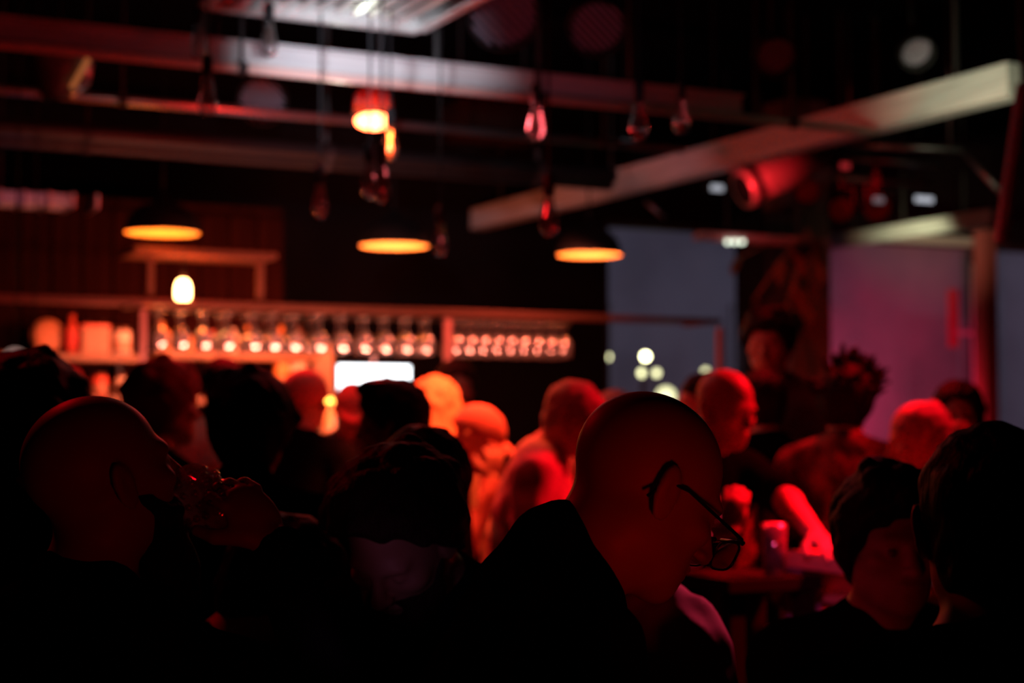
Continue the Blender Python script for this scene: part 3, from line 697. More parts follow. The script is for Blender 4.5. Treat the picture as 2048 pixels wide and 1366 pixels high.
# lighting truss in the upper right
def tubepx(pts, Z, r): return [tuple(W(a, b, Z=z_)) for (a, b), z_ in zip(pts, Z)]
o = empty('lighting_truss', tuple(W(1750, 330, Z=9.6)), 0, 'tubular lighting truss under the timber beam at the right', 'truss'); org = Vector(o.location)
def tr(name, pts, r, m=m_steel): obj(name, T([tuple(Vector(q)-org) for q in pts], r, 10), m, o, True)
tr('chord', [W(1630, 284, Z=10), W(1925, 300, Z=9.4)], .02); tr('chord', [W(1620, 309, Z=10.2), W(1880, 330, Z=9.8)], .02)
tr('chord', [W(1600, 350, Z=10.6), W(1870, 368, Z=10.2)], .016); tr('brace', [W(1925, 300, Z=9.4), W(2005, 388, Z=9.2)], .018)
tr('brace', [W(1600, 350, Z=10.6), W(1670, 284, Z=10)], .012); tr('brace', [W(1290, 402, Z=10.5), W(1330, 436, Z=10.5)], .014)
for a, b, Z in ((1700, 288, 9.9), (1900, 298, 9.5)):
    q = W(a, b, Z=Z); tr('hanger', [q, (q.x, q.y, CZ)], .008)
q = W(1330, 436, Z=10.5); 
def spot_lamp(px, py, Z, tgt, lab, col=(0.5, .01, .005), s=.035):
    p = W(px, py, Z=Z); ax = (Vector(tgt)-p).normalized()
    o = empty('stage_lamp', tuple(p), 0, lab, 'lamp', 'stage lamps on the truss')
    obj('can', lathe([(0, -.16), (.05, -.16), (.075, -.10), (.08, .06), (.088, .06), (.088, .075), (.07, .06), (.06, -.1), (0, -.12)], 22, ax), m_black, o, True)
    obj('lens', lathe([(.069, .05), (.03, .062), (0, .066)], 20, ax), mat('lens_red', (.03, .002, .002), .6, spec=0, emit=col, estr=s), o, True)
    obj('yoke', T([(-.1, 0, 0), (-.1, 0, .13), (.1, 0, .13), (.1, 0, 0)], .007, 6), m_dsteel, o); obj('clamp', T([(0, 0, .13), (0, 0, CZ-p.z)], .010, 8), m_dsteel, o)
spot_lamp(1615, 382, 10.0, W(1500, 700, Z=4), 'dim red stage lamp nearest the round duct'); spot_lamp(1682, 418, 10.0, W(1600, 800, Z=4), 'middle red stage lamp on the truss')
spot_lamp(1758, 415, 10.0, W(1700, 800, Z=4), 'right hand red stage lamp under the truss', s=.03)
for px, py, Z, wd, lab, s in ((1848, 399, 10, .13, 'small pale strip lamp right of the stage lamps', .55), (1434, 376, 9.6, .08, 'small pale strip lamp left of the round duct', .45), (1255, 287, 10, .09, 'faint strip lamp under the cross beam near the hanging bulbs', .10), (1757, 400, 9.9, .07, 'faint strip lamp beside the right stage lamp', .12), (1690, 332, 9.8, .06, 'tiny red strip lamp on the upper truss', .3)):
    p = W(px, py, Z=Z); e = empty('strip_lamp', tuple(p), 0, lab, 'lamp')
    obj('housing', B(((0, .03, .012), (wd+.03, .05, .05))), m_black, e); obj('diffuser', B(((0, 0, 0), (wd, .02, .035))), emis('strip_%d' % px, (1, .05, .06) if px == 1690 else (.85, .88, 1), s), e); obj('bracket', T([(0, .03, .03), (0, .03, CZ-p.z)], .006, 6), m_dsteel, e)
# leaning dark post and upright frame at the right edge
o = empty('steel_post', (W(1975, 860, y=BY-1.4).x, BY-1.4, 0), 0, 'red painted steel post between the two right windows', 'post')
obj('shaft', B(((0, 0, 1.52), (.13, .13, 3.0)), bev=.01), mat('red_paint', (.32, .05, .05), .5), o); obj('base_plate', B(((0, 0, .01), (.24, .24, .02))), m_dsteel, o); obj('top_plate', B(((0, 0, 3.03), (.2, .2, .02))), m_dsteel, o)
pt, pq = W(2047, 170, Z=6.2), W(2002, 485, Z=6.2)
o = empty('diagonal_brace', tuple(pq), 0, 'dark diagonal metal strip hanging at the right edge', 'brace'); obj('strip', T([(0, 0, 0), tuple(pt-pq)], .028, 8), mat('dull_violet_metal', (.16, .12, .2), .6), o); obj('bracket', T([tuple(pt-pq), (pt.x-pq.x, 0, CZ-pq.z)], .012, 6), m_dsteel, o)
q = W(1950, 700, y=BY-.25); o = empty('window_pole', (q.x, BY-.25, 0), 0, 'thin pale pole standing at the right side of the hazy window', 'pole')
obj('pole', T([(0, 0, .02), (0, 0, 2.9)], .025, 12), mat('pale_pole', (.5, .4, .42), .5), o, True); obj('foot', lathe([(0, 0), (.12, 0), (.12, .02), (0, .03)], 18), m_dsteel, o)
obj('arm', T([(0, 0, 2.3), (-.22, 0, 2.3)], .02, 8), m_redwash, o); obj('flag_plate', B(((-.24, 0, 2.42), (.10, .02, .5))), mat('red_plate', (.4, .05, .06), .6), o)

# column with loudspeaker and hanging foliage
q0, q1 = W(1556, 800, y=BY-.9), W(1634, 800, y=BY-.9); cx = (q0.x+q1.x)/2; cw = q1.x-q0.x
o = tag(obj('trim_3', B(((cx, BY-.9, CZ/2), (cw, cw, CZ-.02)), bev=.01), mat('column_paint', (.16, .055, .05), .6, color2=(.22, .08, .07), nscale=3)), kind='structure')
p = W(1540, 545, y=BY-1.25); o = empty('loudspeaker', tuple(p), 0, 'large black loudspeaker hung in front of the column', 'speaker')
obj('cabinet', B(((0, 0, 0), (.36, .34, .86)), bev=.012), m_black, o); obj('grille', B(((0, -.175, 0), (.31, .012, .8))), mat('speaker_mesh', (.02, .02, .022), .7, bump=.6, nscale=120), o)
obj('bracket', T([(0, .1, .43), (0, .1, CZ-p.z)], .015, 8), m_dsteel, o); obj('handle', T([(.185, -.08, .1), (.21, -.08, .1), (.21, .08, .1), (.185, .08, .1)], .01, 6), m_dsteel, o)
p = W(1600, 490, y=BY-1.65); o = empty('hanging_plant', tuple(p), 0, 'big leaved hanging plant lit red beside the loudspeaker', 'plant')
obj('basket', lathe([(0, -.10), (.06, -.09), (.09, 0), (.08, 0), (.05, -.07), (0, -.08)], 16), m_black, o, True); obj('wire', T([(0, 0, 0), (0, 0, CZ-p.z)], .005, 6), m_dsteel, o)
m_leaf = mat('leaf', (.30, .14, .07), .5)
rr = random.Random(3)
def leaf(L, wd):
    bm = bmesh.new(); rows = []
    for k in range(6):
        t_ = k/5; ww = wd*math.sin(PI*min(1, t_*.93+.05))**.8; z = -.35*L*t_*t_
        rows.append([bm.verts.new((-ww, L*t_, z+.012)), bm.verts.new((0, L*t_, z)), bm.verts.new((ww, L*t_, z+.012))])
    for a, b in zip(rows, rows[1:]): bm.faces.new((a[0], a[1], b[1], b[0])); bm.faces.new((a[1], a[2], b[2], b[1]))
    bmesh.ops.solidify(bm, geom=bm.faces[:], thickness=.003)
    return bm
lf = None
for (lx, ly, s_, a) in [(1565, 518, 1, 2.2), (1620, 500, 1.2, 4.5), (1618, 470, 1, 5), (1590, 575, 1.5, 2.9), (1602, 540, 1.4, 3.7), (1637, 603, 1.1, 3.3), (1509, 597, .9, 3.0), (1480, 515, .7, 2.0), (1580, 500, 1.1, 3.4), (1612, 560, 1.0, 4.0), (1575, 610, .9, 2.5), (1630, 520, 1, 4.8)]:
    if lf is None: lf = obj('leaf', leaf(.2, .05), m_leaf, o, True); q = lf
    else: q = lf.copy(); COL.objects.link(q)
    v = W(lx, ly, y=BY-1.6-rr.uniform(0, .1))-p; q.location = v; q.scale = (s_, s_, s_); q.rotation_euler = (-.9, rr.uniform(-.4, .4), a)
    obj('stalk', T([(0, 0, 0), tuple(v*.5+Vector((0, -.05, .08))), tuple(v)], .005, 6), m_leaf, o)

# ------------------------------------------------------------------ hanging bulbs
def bulb_proto():
    o = empty('filament_bulb', (0, 0, 0), 0, 'x', 'bulb', 'unlit hanging filament bulbs')
    obj('glass', lathe([(.012, 0), (.016, -.015), (.022, -.045), (.031, -.085), (.032, -.105), (.024, -.128), (.010, -.138), (0, -.14)], 22), m_bulb, o, True)
    obj('socket', lathe([(0, .07), (.010, .07), (.019, .055), (.019, -.004), (0, -.004)], 16), m_black, o, True)
    obj('filament', tube(bmesh.new(), [(.008*math.cos(k*2.1), .008*math.sin(k*2.1), -.02-.07*(k % 2)-.002*k) for k in range(9)], .0015, 6), m_copper, o)
    return o
BP = bulb_proto()
def hang(o, px, py, Z, lab):
    p = W(px, py, Z=Z); o.location = p; o['label'] = lab
    obj('cable', T([(0, 0, .07), (0, 0, CZ-p.z)], .004, 6), m_black, o)
sp = [(415, 150, 5.5, 'unlit bulb hanging in front of the pale beam at the left'), (399, 46, 6.2, 'faint unlit bulb above the pale beam, left of the pair'), (538, 42, 6.2, 'faint unlit bulb above the pale beam, under the grille'),
      (640, 365, 6.4, 'unlit bulb hanging lowest left of the red lamp'), (739, 322, 6.0, 'left of the two touching bulbs under the red lamp'), (763, 328, 5.8, 'right of the two touching bulbs under the red lamp'),
      (780, 250, 6.4, 'bulb hanging right beside the glowing red lamp, lit through'), (880, 445, 6.8, 'unlit bulb between the second and third pendants, lowest one'), (1072, 205, 6.0, 'unlit bulb with a red glint right of the brown box'),
      (1098, 388, 5.4, 'large unlit bulb hanging in front of the timber beam end'), (1277, 202, 5.6, 'unlit bulb at the right end of the cross beam'), (1362, 196, 6.3, 'rightmost unlit bulb, behind its neighbour on the cross beam')]
for k, (px, py, Z, lab) in enumerate(sp):
    q = BP if k == 0 else copy_tree([BP][0])
    if k: 
        for ch in [c for c in q.children if c.name.startswith('cable')]: bpy.data.objects.remove(ch)
    hang(q, px, py, Z, lab)
    if k == 6:
        for c in q.children:
            if c.name.startswith('filament'): c.data = c.data.copy(); c.data.materials.clear(); c.data.materials.append(emis('lit_filament', (1, .10, .015), 60))
light('bulb_glint', 'POINT', tuple(W(900, 300, Z=5.2)), 4.5, (1, .01, .015), None, .05)  # added red point light for glints on the hanging bulbs
# the glowing red lamp
p = W(746, 212, Z=7.6); o = empty('red_lamp', tuple(p), 0, 'glowing red hanging lamp with a ribbed glass shade', 'lamp')
m_redglass = mat('red_glass', (.2, .008, .008), .2)
bm = bmesh.new()
for k in range(20):
    a = 2*PI*k/20; tube(bm, [(.09*math.cos(a), .09*math.sin(a), -.03), (.078*math.cos(a), .078*math.sin(a), .05), (.03*math.cos(a), .03*math.sin(a), .10)], .006, 6)
obj('ribbed_shade', bm, m_redglass, o, True); obj('rim', lathe([(.085, -.035), (.095, -.035), (.095, -.025), (.085, -.025)], 24, close=True), m_dsteel, o)
obj('cable', T([(0, 0, .1), (0, 0, CZ-p.z)], .005, 6), m_black, o); obj('cap', lathe([(0, .13), (.03, .12), (.035, .09), (0, .09)], 14), m_black, o, True)
bm = bmesh.new(); bmesh.ops.create_uvsphere(bm, u_segments=20, v_segments=12, radius=.082)
for v in bm.verts: v.co.z = v.co.z*.45-.072
obj('lamp_glass', bm, emis('red_lamp_glow', (1, .115, .035), 34), o, True)
light('red_lamp_light', 'POINT', (p.x, p.y, p.z-.15), 26, (1, .01, .015), None, .06)

# ------------------------------------------------------------------ the bar
RY = W(325, 605, Z=8.8).y; RZ = W(325, 605, Z=8.8).z
def rx(px, y=RY): return W(px, 700, y=y).x
# pendants over the bar
def pendant():
    o = empty('pendant_lamp', (0, 0, 0), 0, 'x', 'lamp', 'black dome pendants over the bar')
    prof = [(.20, 0), (.197, .03), (.175, .09), (.13, .135), (.07, .16), (.035, .17), (.03, .21), (0, .215)]
    obj('shade', lathe(prof, 40), m_shade, o, True); obj('shade_lining', lathe([(r*.975, z-.001) for r, z in prof[:6]]+[(0, .168)], 40), m_shadein, o, True)
    bm = bmesh.new(); bmesh.ops.create_uvsphere(bm, u_segments=14, v_segments=10, radius=.033)
    for v in bm.verts: v.co.z += .075
    obj('light_bulb', bm, emis('warm_bulb', (1, .42, .10), 16), o, True)
    obj('cable', T([(0, 0, .21), (0, 0, 1.6)], .006, 6), m_black, o)
    return o
PP = pendant()
for k, (px, py, Zd, lab) in enumerate([(325, 466, 8.8, 'leftmost black dome pendant glowing warm, over the hanging bulb frame'), (788, 492, 9.35, 'middle black dome pendant glowing warm over the glass rack'), (1178, 510, 9.87, 'rightmost black dome pendant glowing warm, by the first window')]):
    q = PP if k == 0 else copy_tree(PP)
    p = W(px, py, y=RY); q.location = p; q['label'] = lab
    for c in q.children:
        if c.name.startswith('cable') and k: pass
    light('pendant_top_fill', 'SPOT', (p.x, p.y, p.z+.24), 1.3 if k == 0 else .3, (1, .16, .03), (p.x, p.y, p.z+1), .03, 60, 1.0)  # added spot above the closed shade, for the pipe's orange glow
    light('pendant_light', 'POINT', (p.x, p.y, p.z+.035), 11, (1, .15, .012), None, .03)

# steel and copper rack with its posts
xr0, xr1 = rx(-60), rx(1440); xm = rx(895); xl = rx(285)
o = empty('bar_rack', (xm, RY, RZ), 0, 'long coppery overhead rack above the bar counter, on thin posts', 'rack')
def rb(name, c, s, m=m_copper): return obj(name, B(((c[0]-xm, c[1]-RY, c[2]-RZ), s), bev=.003), m, o)
for yy, nm in ((RY, 'front_rail'), (RY+.42, 'rear_rail')): rb(nm, ((xr0+xr1)/2, yy, RZ+(.0 if yy == RY else .02)), (xr1-xr0, .035, .032))
CT = 1.16
for x in (xl, xm, xr1):
    rb('post', (x, RY, (CT+RZ)/2-.02), (.035, .035, RZ-CT-.04), mat('red_brown_post', (.30, .10, .09), .45)); rb('crossbar', (x, RY+.21, RZ), (.035, .38, .03))
nr = 0
for x in np.arange(rx(305), rx(1160), .115): rb('glass_runner', (float(x), RY+.2, RZ-.035), (.010, .44, .008), m_dsteel)
# frame above the rack with the naked bulb
fx0, fx1 = W(262, 600, y=RY+.1).x, W(545, 600, y=RY+.1).x; fz = W(400, 508, y=RY+.1).z
o = empty('shelf_frame', ((fx0+fx1)/2, RY+.21, RZ+.025), 0, 'wooden open frame standing on the rack round a glowing bulb', 'frame')
fh = fz-RZ-.025; hw = (fx1-fx0)/2
obj('top_board', B(((0, 0, fh), (2*hw, .4, .035))), m_frame_wood, o)
for sx in (-1, 1):
    for sy in (-1,): obj('upright', B(((sx*(hw-.09), sy*.16, fh/2-.01), (.035, .035, fh-.04))), m_frame_wood, o)
pbk = W(366, 582, y=RY+.15); o = empty('naked_bulb', tuple(pbk), 0, 'bare glowing bulb inside the wooden frame', 'bulb')
obj('glass', lathe([(0, -.062), (.028, -.058), (.040, -.03), (.040, .02), (.030, .05), (.018, .062), (0, .062)], 24), emis('bulb_hot', (1, .50, .16), 22), o, True)
obj('socket', lathe([(0, .061), (.018, .061), (.018, .11), (0, .115)], 14), m_black, o, True); obj('cable', T([(0, 0, .11), (0, 0, fz-pbk.z-.02)], .004, 6), m_black, o)
light('naked_bulb_light', 'POINT', (pbk.x, pbk.y-.06, pbk.z), 16, (1, .13, .02), None, .045)
light('rack_fill', 'AREA', ((rx(310)+rx(870))/2, RY+.5, RZ-.03), 30, (1, .17, .06), ((rx(310)+rx(870))/2, BB, 1.75), rx(870)-rx(310), size_y=.04)  # unseen area light by the rack for the back bar items
light('rack_fill.001', 'AREA', ((rx(915)+rx(1150))/2, RY-.3, RZ+.35), 24, (1, .17, .10), ((rx(915)+rx(1150))/2, RY+.1, 1.9), .7, size_y=.05)  # added area light, no fixture, brightening the right hand glasses
light('rack_fill.002', 'AREA', ((rx(310)+rx(870))/2, RY-.6, RZ-.40), 36, (1, .25, .16), ((rx(310)+rx(870))/2, RY+.1, 1.9), 1.6, size_y=.05)  # added area light hanging free before the left hand glasses
# wine glasses hanging by their feet, each its own
def wine_glass():
    o = empty('wine_glass', (0, 0, 0), 0, 'upturned wine glass hanging by its foot from the rack', 'wine glass')
    obj('foot', lathe([(0, 0), (.034, -.001), (.034, -.004), (.004, -.010)], 18), m_glass, o, True)
    obj('stem', lathe([(.004, -.010), (.0035, -.05), (.005, -.082)], 10), m_glass, o, True)
    obj('bowl', lathe([(.005, -.082), (.024, -.095), (.040, -.125), (.043, -.150), (.037, -.190), (.034, -.205), (.0325, -.205), (.0415, -.150), (.0385, -.126), (.023, -.098), (0, -.086)], 22), m_glass, o, True)
    return o
GP = wine_glass(); first = True
front = [325, 369, 415, 462, 515, 555, 597, 648, 693, 738, 780, 823, 863]
pos_words = ['first', 'second', 'third', 'fourth', 'fifth', 'sixth', 'seventh', 'eighth', 'ninth', 'tenth', 'eleventh', 'twelfth', 'thirteenth']
def put(x, y, lab, grp):
    global first
    q = GP if first else copy_tree(GP); first = False
    q.location = (x, y, RZ-.042); q['label'] = lab; q['group'] = grp
    if q is not GP: q.rotation_euler = (0, 0, random.random()*6)
for k, px in enumerate(front): put(rx(px), RY+.06, '%s hanging wine glass from the left in the front row left of the middle post' % pos_words[k], 'front row of wine glasses left of the middle post')
for k, px in enumerate(front):
    put(rx(px)+.01, RY+.17, '%s upturned wine glass from the left in the second row, left of the middle post' % pos_words[k], 'second row of wine glasses left of the middle post')
for k, px in enumerate(front[3:8]):
    put(rx(px)+.015, RY+.29, '%s upturned wine glass from the left in the third row, over the back bar bottles' % pos_words[k], 'third row of wine glasses')
n2 = 9; xs = [rx(922)+k*(rx(1140)-rx(922))/(n2-1) for k in range(n2)]
for k, x in enumerate(xs): put(x, RY+.06, '%s hanging wine glass in the front row right of the middle post' % pos_words[k], 'front row of wine glasses right of the middle post')
for j in (1, 2):
    for k, x in enumerate(xs): put(x+.02*j, RY+.06+.11*j, '%s upturned wine glass from the left in the %s row right of the middle post' % (pos_words[k], ('middle', 'rearmost')[j-1]), 'rear rows of wine glasses right of the middle post')
# counter
o = empty('bar_counter', ((xr0+xr1)/2+.2, RY+.05, 0), 0, 'long dark bar counter behind the crowd', 'counter'); L = xr1-xr0+.6
obj('worktop', B(((0, 0, CT-.02), (L, .62, .04)), bev=.006), m_wood, o); obj('front_panel', B(((0, -.12, CT/2-.04), (L-.06, .04, CT-.1)), bev=.002), mat('counter_front', (.06, .026, .022), .6), o)
for k in range(9): obj('batten', B(((-L/2+.3+k*(L-.6)/8, -.15, CT/2-.04), (.05, .02, CT-.14))), m_wood, o)
obj('kickboard', B(((0, -.1, .04), (L-.1, .03, .08))), m_black, o); obj('rear_panel', B(((0, .25, CT/2-.04), (L-.06, .03, CT-.1)), bev=.002), m_black, o)
# back bar shelves
def shelf(px0, px1, py, lab, y=BB-.2, dz=0, m=m_wood):
    a, b = W(px0, py, y=y).x, W(px1, py, y=y).x; z = W((px0+px1)/2, py, y=y-.15).z
    o = empty('wall_shelf', ((a+b)/2, y, z), 0, lab, 'shelf'); obj('board', B(((0, 0, 0), (b-a, .34, .045))), m, o)
    for sx in (-1, 1): obj('bracket', B(((sx*((b-a)/2-.1), .1, -.08), (.03, .12, .12))), m_dsteel, o)
    return a, b, z+.0225, y
S1 = shelf(-40, 276, 714, 'wooden wall shelf with bottles and boxes, left of the rack post'); S2 = shelf(300, 620, 712, 'wooden back bar shelf under the hanging glasses'); S3 = shelf(-40, 620, 800, 'lower dark back bar shelf behind the heads')
def bottle(px, ztop_py, S, r, m, lab, neck=True, grp=None, lm=None):
    x = W(px, 700, y=S[3]-.08).x; h_ = max(W(px, ztop_py, y=S[3]-.08).z-S[2], .08)
    o = empty('bottle' if neck else 'jar', (x, S[3]-.08, S[2]+.001), 0, lab, 'bottle' if neck else 'jar', grp)
    if neck:
        obj('glass_body', lathe([(0, 0), (r, .004), (r, h_*.58), (r*.75, h_*.68), (r*.34, h_*.76), (r*.34, h_*.94), (0, h_*.94)], 20), m, o, True); obj('stopper', lathe([(0, h_*.94), (r*.4, h_*.94), (r*.4, h_), (0, h_)], 14), m_black, o, True)
    else:
        obj('glass_body', lathe([(0, 0), (r, .004), (r, h_*.82), (r*.8, h_*.88), (0, h_*.88)], 20), m, o, True); obj('lid', lathe([(0, h_*.88), (r*.9, h_*.88), (r*.9, h_), (0, h_)], 16), m_copper, o, True)
    obj('paper_label', lathe([(r+.0015, h_*.18), (r+.0015, h_*.48)], 20), lm or mat('label_paper', (.45, .27, .18), .7), o, True)
m_amber = mat('amber_glass', (.75, .30, .08), .25); m_dk = mat('dark_bottle', (.10, .04, .03), .25); m_redb = mat('red_bottle', (.75, .10, .06), .35); m_clear = mat('frosted_bottle', (.75, .60, .50), .3)
bottle(143, 625, S1, .045, m_redb, 'tall bottle with a red body beside the round plate', lm=mat('red_label', (.7, .06, .05), .6)); bottle(176, 640, S1, .035, m_dk, 'dark bottle standing behind the glowing box'); bottle(206, 640, S1, .035, m_dk, 'dark bottle right of the glowing box')
bottle(243, 655, S1, .055, m_clear, 'stout pale bottle at the right end of the left shelf', False)
p = W(93, 675, y=S1[3]); o = empty('round_plate', (p.x, S1[3]-.05, S1[2]+.001), 0, 'round copper plate propped up on the left shelf', 'plate'); r = .10
obj('disc', lathe([(0, .006), (r*.6, .008), (r, -.004), (r, -.010), (r*.6, 0), (0, -.002)], 32, Vector((0, -1, .12)), (0, 0, r+.005)), mat('orange_plate', (.62, .26, .12), .5), o, True); obj('stand', B(((0, .03, .03), (.05, .06, .06))), m_dsteel, o)
x = W(188, 700, y=S1[3]-.1).x; o = empty('biscuit_tin', (x, S1[3]-.1, S1[2]+.001), 0, 'square pale box glowing orange on the left shelf', 'box'); obj('box_body', B(((0, 0, .075), (.16, .12, .15))), mat('tin_paint', (.40, .20, .12), .5), o); obj('lid', B(((0, 0, .16), (.165, .125, .02))), m_redb, o)
for px, t_, r, m, lab, nk in ((322, 640, .05, m_amber, 'amber bottle under the first hanging glasses', True), (352, 665, .06, m_clear, 'broad pale jar second from the left on the back bar', False), (388, 672, .075, m_amber, 'widest amber jar on the back bar', False), (425, 660, .05, m_redb, 'red bottle right of the widest amber jar', True), (466, 655, .045, m_clear, 'pale bottle in the middle of the back bar', True), (496, 650, .045, m_amber, 'slim amber bottle, fourth from the right end of the back bar', True), (530, 665, .05, m_dk, 'dark bottle between amber ones on the back bar', True), (562, 650, .04, m_amber, 'slim amber bottle beside the pale board', True), (597, 648, .045, m_dk, 'last dark bottle at the right end of the back bar', True)):
    bottle(px, t_, S2, r, m, lab, nk)
for px, t_, r, m, lab in ((565, 712, .05, m_amber, 'amber jar on the lower shelf, left of the round one'), (596, 715, .06, m_clear, 'round pale jar glowing orange on the lower shelf'), (150, 752, .04, m_dk, 'dark jar on the lower shelf at the left'), (200, 748, .045, m_redb, 'dim red jar on the lower shelf'), (245, 750, .04, m_clear, 'pale jar on the lower shelf near the rack post')):
    bottle(px, t_, S3, r, m, lab, False)
for px, py, r, lab, c_ in ((30, 720, .055, 'pale globe at the far left below the shelf', (.6, .35, .3)), (67, 722, .03, 'small orange globe beside the pale globe at the left', (.6, .25, .12))):
    p = W(px, py, Z=7.4); o = empty('globe_lamp', tuple(p), 0, lab, 'lamp'); bm = bmesh.new(); bmesh.ops.create_uvsphere(bm, u_segments=18, v_segments=12, radius=r); obj('globe', bm, emis('globe_%d' % px, c_, .55), o, True); obj('cable', T([(0, 0, r), (0, 0, CZ-p.z)], .004, 6), m_black, o)
# pale board and screen
x0_, x1_ = W(626, 760, y=BB-.1).x, W(664, 760, y=BB-.1).x; zt = W(640, 690, y=BB-.1).z
o = empty('pale_panel', ((x0_+x1_)/2, BB-.1, 0), 0, 'tall pale board glowing orange left of the screen', 'board'); obj('board', B(((0, 0, zt/2+.01), (x1_-x0_, .05, zt))), m_paleboard, o); obj('foot', B(((0, 0, .02), (x1_-x0_+.06, .2, .04))), m_wood, o)
ys = RY+.02; a, b = W(675, 730, y=ys), W(818, 812, y=ys)
o = empty('till_screen', ((a.x+b.x)/2, ys, CT+.001), 0, 'white glowing till screen standing on the counter', 'screen')
zc_ = (a.z+b.z)/2-CT; wd, hh = b.x-a.x, a.z-b.z
obj('screen_panel', B(((0, -.012, zc_), (wd, .008, hh)), bev=.001), emis('screen_white', (.85, .95, 1), 5), o); obj('bezel', B(((0, .012, zc_), (wd+.03, .03, hh+.03))), m_black, o); obj('stand', B(((0, .05, zc_/2), (.05, .03, zc_)), ((0, .05, .01), (.2, .16, .02))), m_black, o); obj('camera_stub', T([(0, 0, zc_+hh/2+.01), (0, 0, zc_+hh/2+.05)], .012, 10), m_steel, o)
p = W(660, 806, y=RY-.15); o = empty('tealight', (p.x, RY-.15, CT+.001), 0, 'small glowing candle glass at the lower left of the screen', 'candle')
obj('candle_glass', lathe([(0, 0), (.03, 0), (.034, p.z-CT), (.030, p.z-CT), (.027, .01), (0, .01)], 16), mat('candle_holder', (.7, .3, .1), .3), o, True)
bm = bmesh.new(); bmesh.ops.create_uvsphere(bm, u_segments=12, v_segments=8, radius=.022)
for v in bm.verts: v.co.z += p.z-CT+.005
obj('flame', bm, emis('flame', (1, .4, .05), 9), o, True)

# ------------------------------------------------------------------ tables, stools, drinks
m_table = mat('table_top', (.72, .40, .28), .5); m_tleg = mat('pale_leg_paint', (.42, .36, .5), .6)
TZ = 1.13; cL = W(1556, 1103, z=TZ)
cR = W(1925, 1160, z=TZ); ty = cL.y-cR.y
o = empty('high_table', (cL.x+.25, cL.y-ty/2, 0), 0, 'high table with a bright red top under the leaning hand', 'table')
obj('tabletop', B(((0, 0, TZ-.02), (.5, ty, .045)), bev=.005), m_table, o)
for sx in (-1, 1):
    for sy in (-1, 1): obj('leg', B(((sx*.20, sy*(ty/2-.05), TZ/2-.02), (.075, .075, TZ-.04))), m_tleg, o)
obj('stretcher', B(((0, ty/2-.05, .93), (.32, .03, .06))), m_tleg, o); obj('foot_rail', B(((-.2, 0, .25), (.03, ty-.18, .04))), m_tleg, o); obj('shelf_board', B(((0, 0, 1.0), (.36, ty-.2, .02))), m_table, o)
m_dktable = mat('dark_table', (.012, .005, .004), .8, spec=.1); t2 = W(1500, 1150, z=1.075); 
o = empty('high_table', (t2.x+.02, t2.y+.06, 0), 0, 'dark high table left of the red lit one, pint on its corner', 'table')
obj('tabletop', B(((0, 0, 1.055), (.32, .32, .04)), bev=.005), m_dktable, o)
for sx in (-1, 1):
    for sy in (-1, 1): obj('leg', B(((sx*.12, sy*.12, .515), (.05, .05, 1.03))), m_dktable, o)
def pint(loc, lab, foam=m_white, fill=m_amber, h_=.145, r=.036, ax=None, name='beer_glass', glass=None):
    o = empty(name, loc, 0, lab, 'glass')
    R = ax or Vector((0, 0, 1))
    obj('glass_wall', lathe([(0, 0), (r*.8, 0), (r, h_), (r*.95, h_), (r*.76, .008), (0, .008)], 26, R), glass or m_glass, o, True)
    if fill: obj('beer', lathe([(0, .009), (r*.74, .009), (r*.9, h_*.76), (0, h_*.76)], 24, R), fill, o, True)
    if foam: obj('foam', lathe([(0, h_*.762), (r*.9, h_*.762), (r*.955, h_*.97), (r*.7, h_*1.02), (0, h_*1.03)], 24, R), foam, o, True)
    return o
q = W(1549, 1152, z=1.076); pint(tuple(q), 'pint of beer with a bright red lit head left of the leaning hand')
def stool(x, y, zt, lab, r=.17, grp='bar stools', m=None):
    o = empty('bar_stool', (x, y, 0), 0, lab, 'stool', grp)
    obj('seat', lathe([(0, zt-.045), (r*.9, zt-.045), (r, zt-.03), (r, zt-.01), (r*.9, zt), (0, zt)], 24), m or m_wood, o, True)
    for k in range(4):
        a = PI/4+k*PI/2; obj('leg', T([(r*.65*math.cos(a), r*.65*math.sin(a), zt-.045), (r*1.15*math.cos(a), r*1.15*math.sin(a), .0)], .014, 8), m_dsteel, o)
    obj('foot_ring', lathe([(r*1.0, .22), (r*1.0+.012, .22), (r*1.0+.012, .235), (r*1.0, .235)], 24, close=True), m_dsteel, o)
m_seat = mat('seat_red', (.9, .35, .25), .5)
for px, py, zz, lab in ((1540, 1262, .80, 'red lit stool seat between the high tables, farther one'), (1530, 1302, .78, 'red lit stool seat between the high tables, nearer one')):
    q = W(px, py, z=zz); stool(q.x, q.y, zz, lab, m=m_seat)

# ================================================================== the people
def wdir(r_, f_, u_): return right*r_+fwd_h*f_+np.array((0, 0, u_))
def seat(d, lab):
    z = d['pel'][2]-.10; stool(d['pel'][0], d['pel'][1], z, lab, .17)

# --- bald man with spectacles, nearest, in profile looking down
oA, A = person(1292, 985, 2.05, 68, 'bald man in a black jacket and spectacles, looking down in the foreground', pitch=30, body_yaw=78, lean=16, sit=True, leg_yaw=60, hair=None, collar=True, fine=True)
seat(A, 'bar stool under the bald man in spectacles')
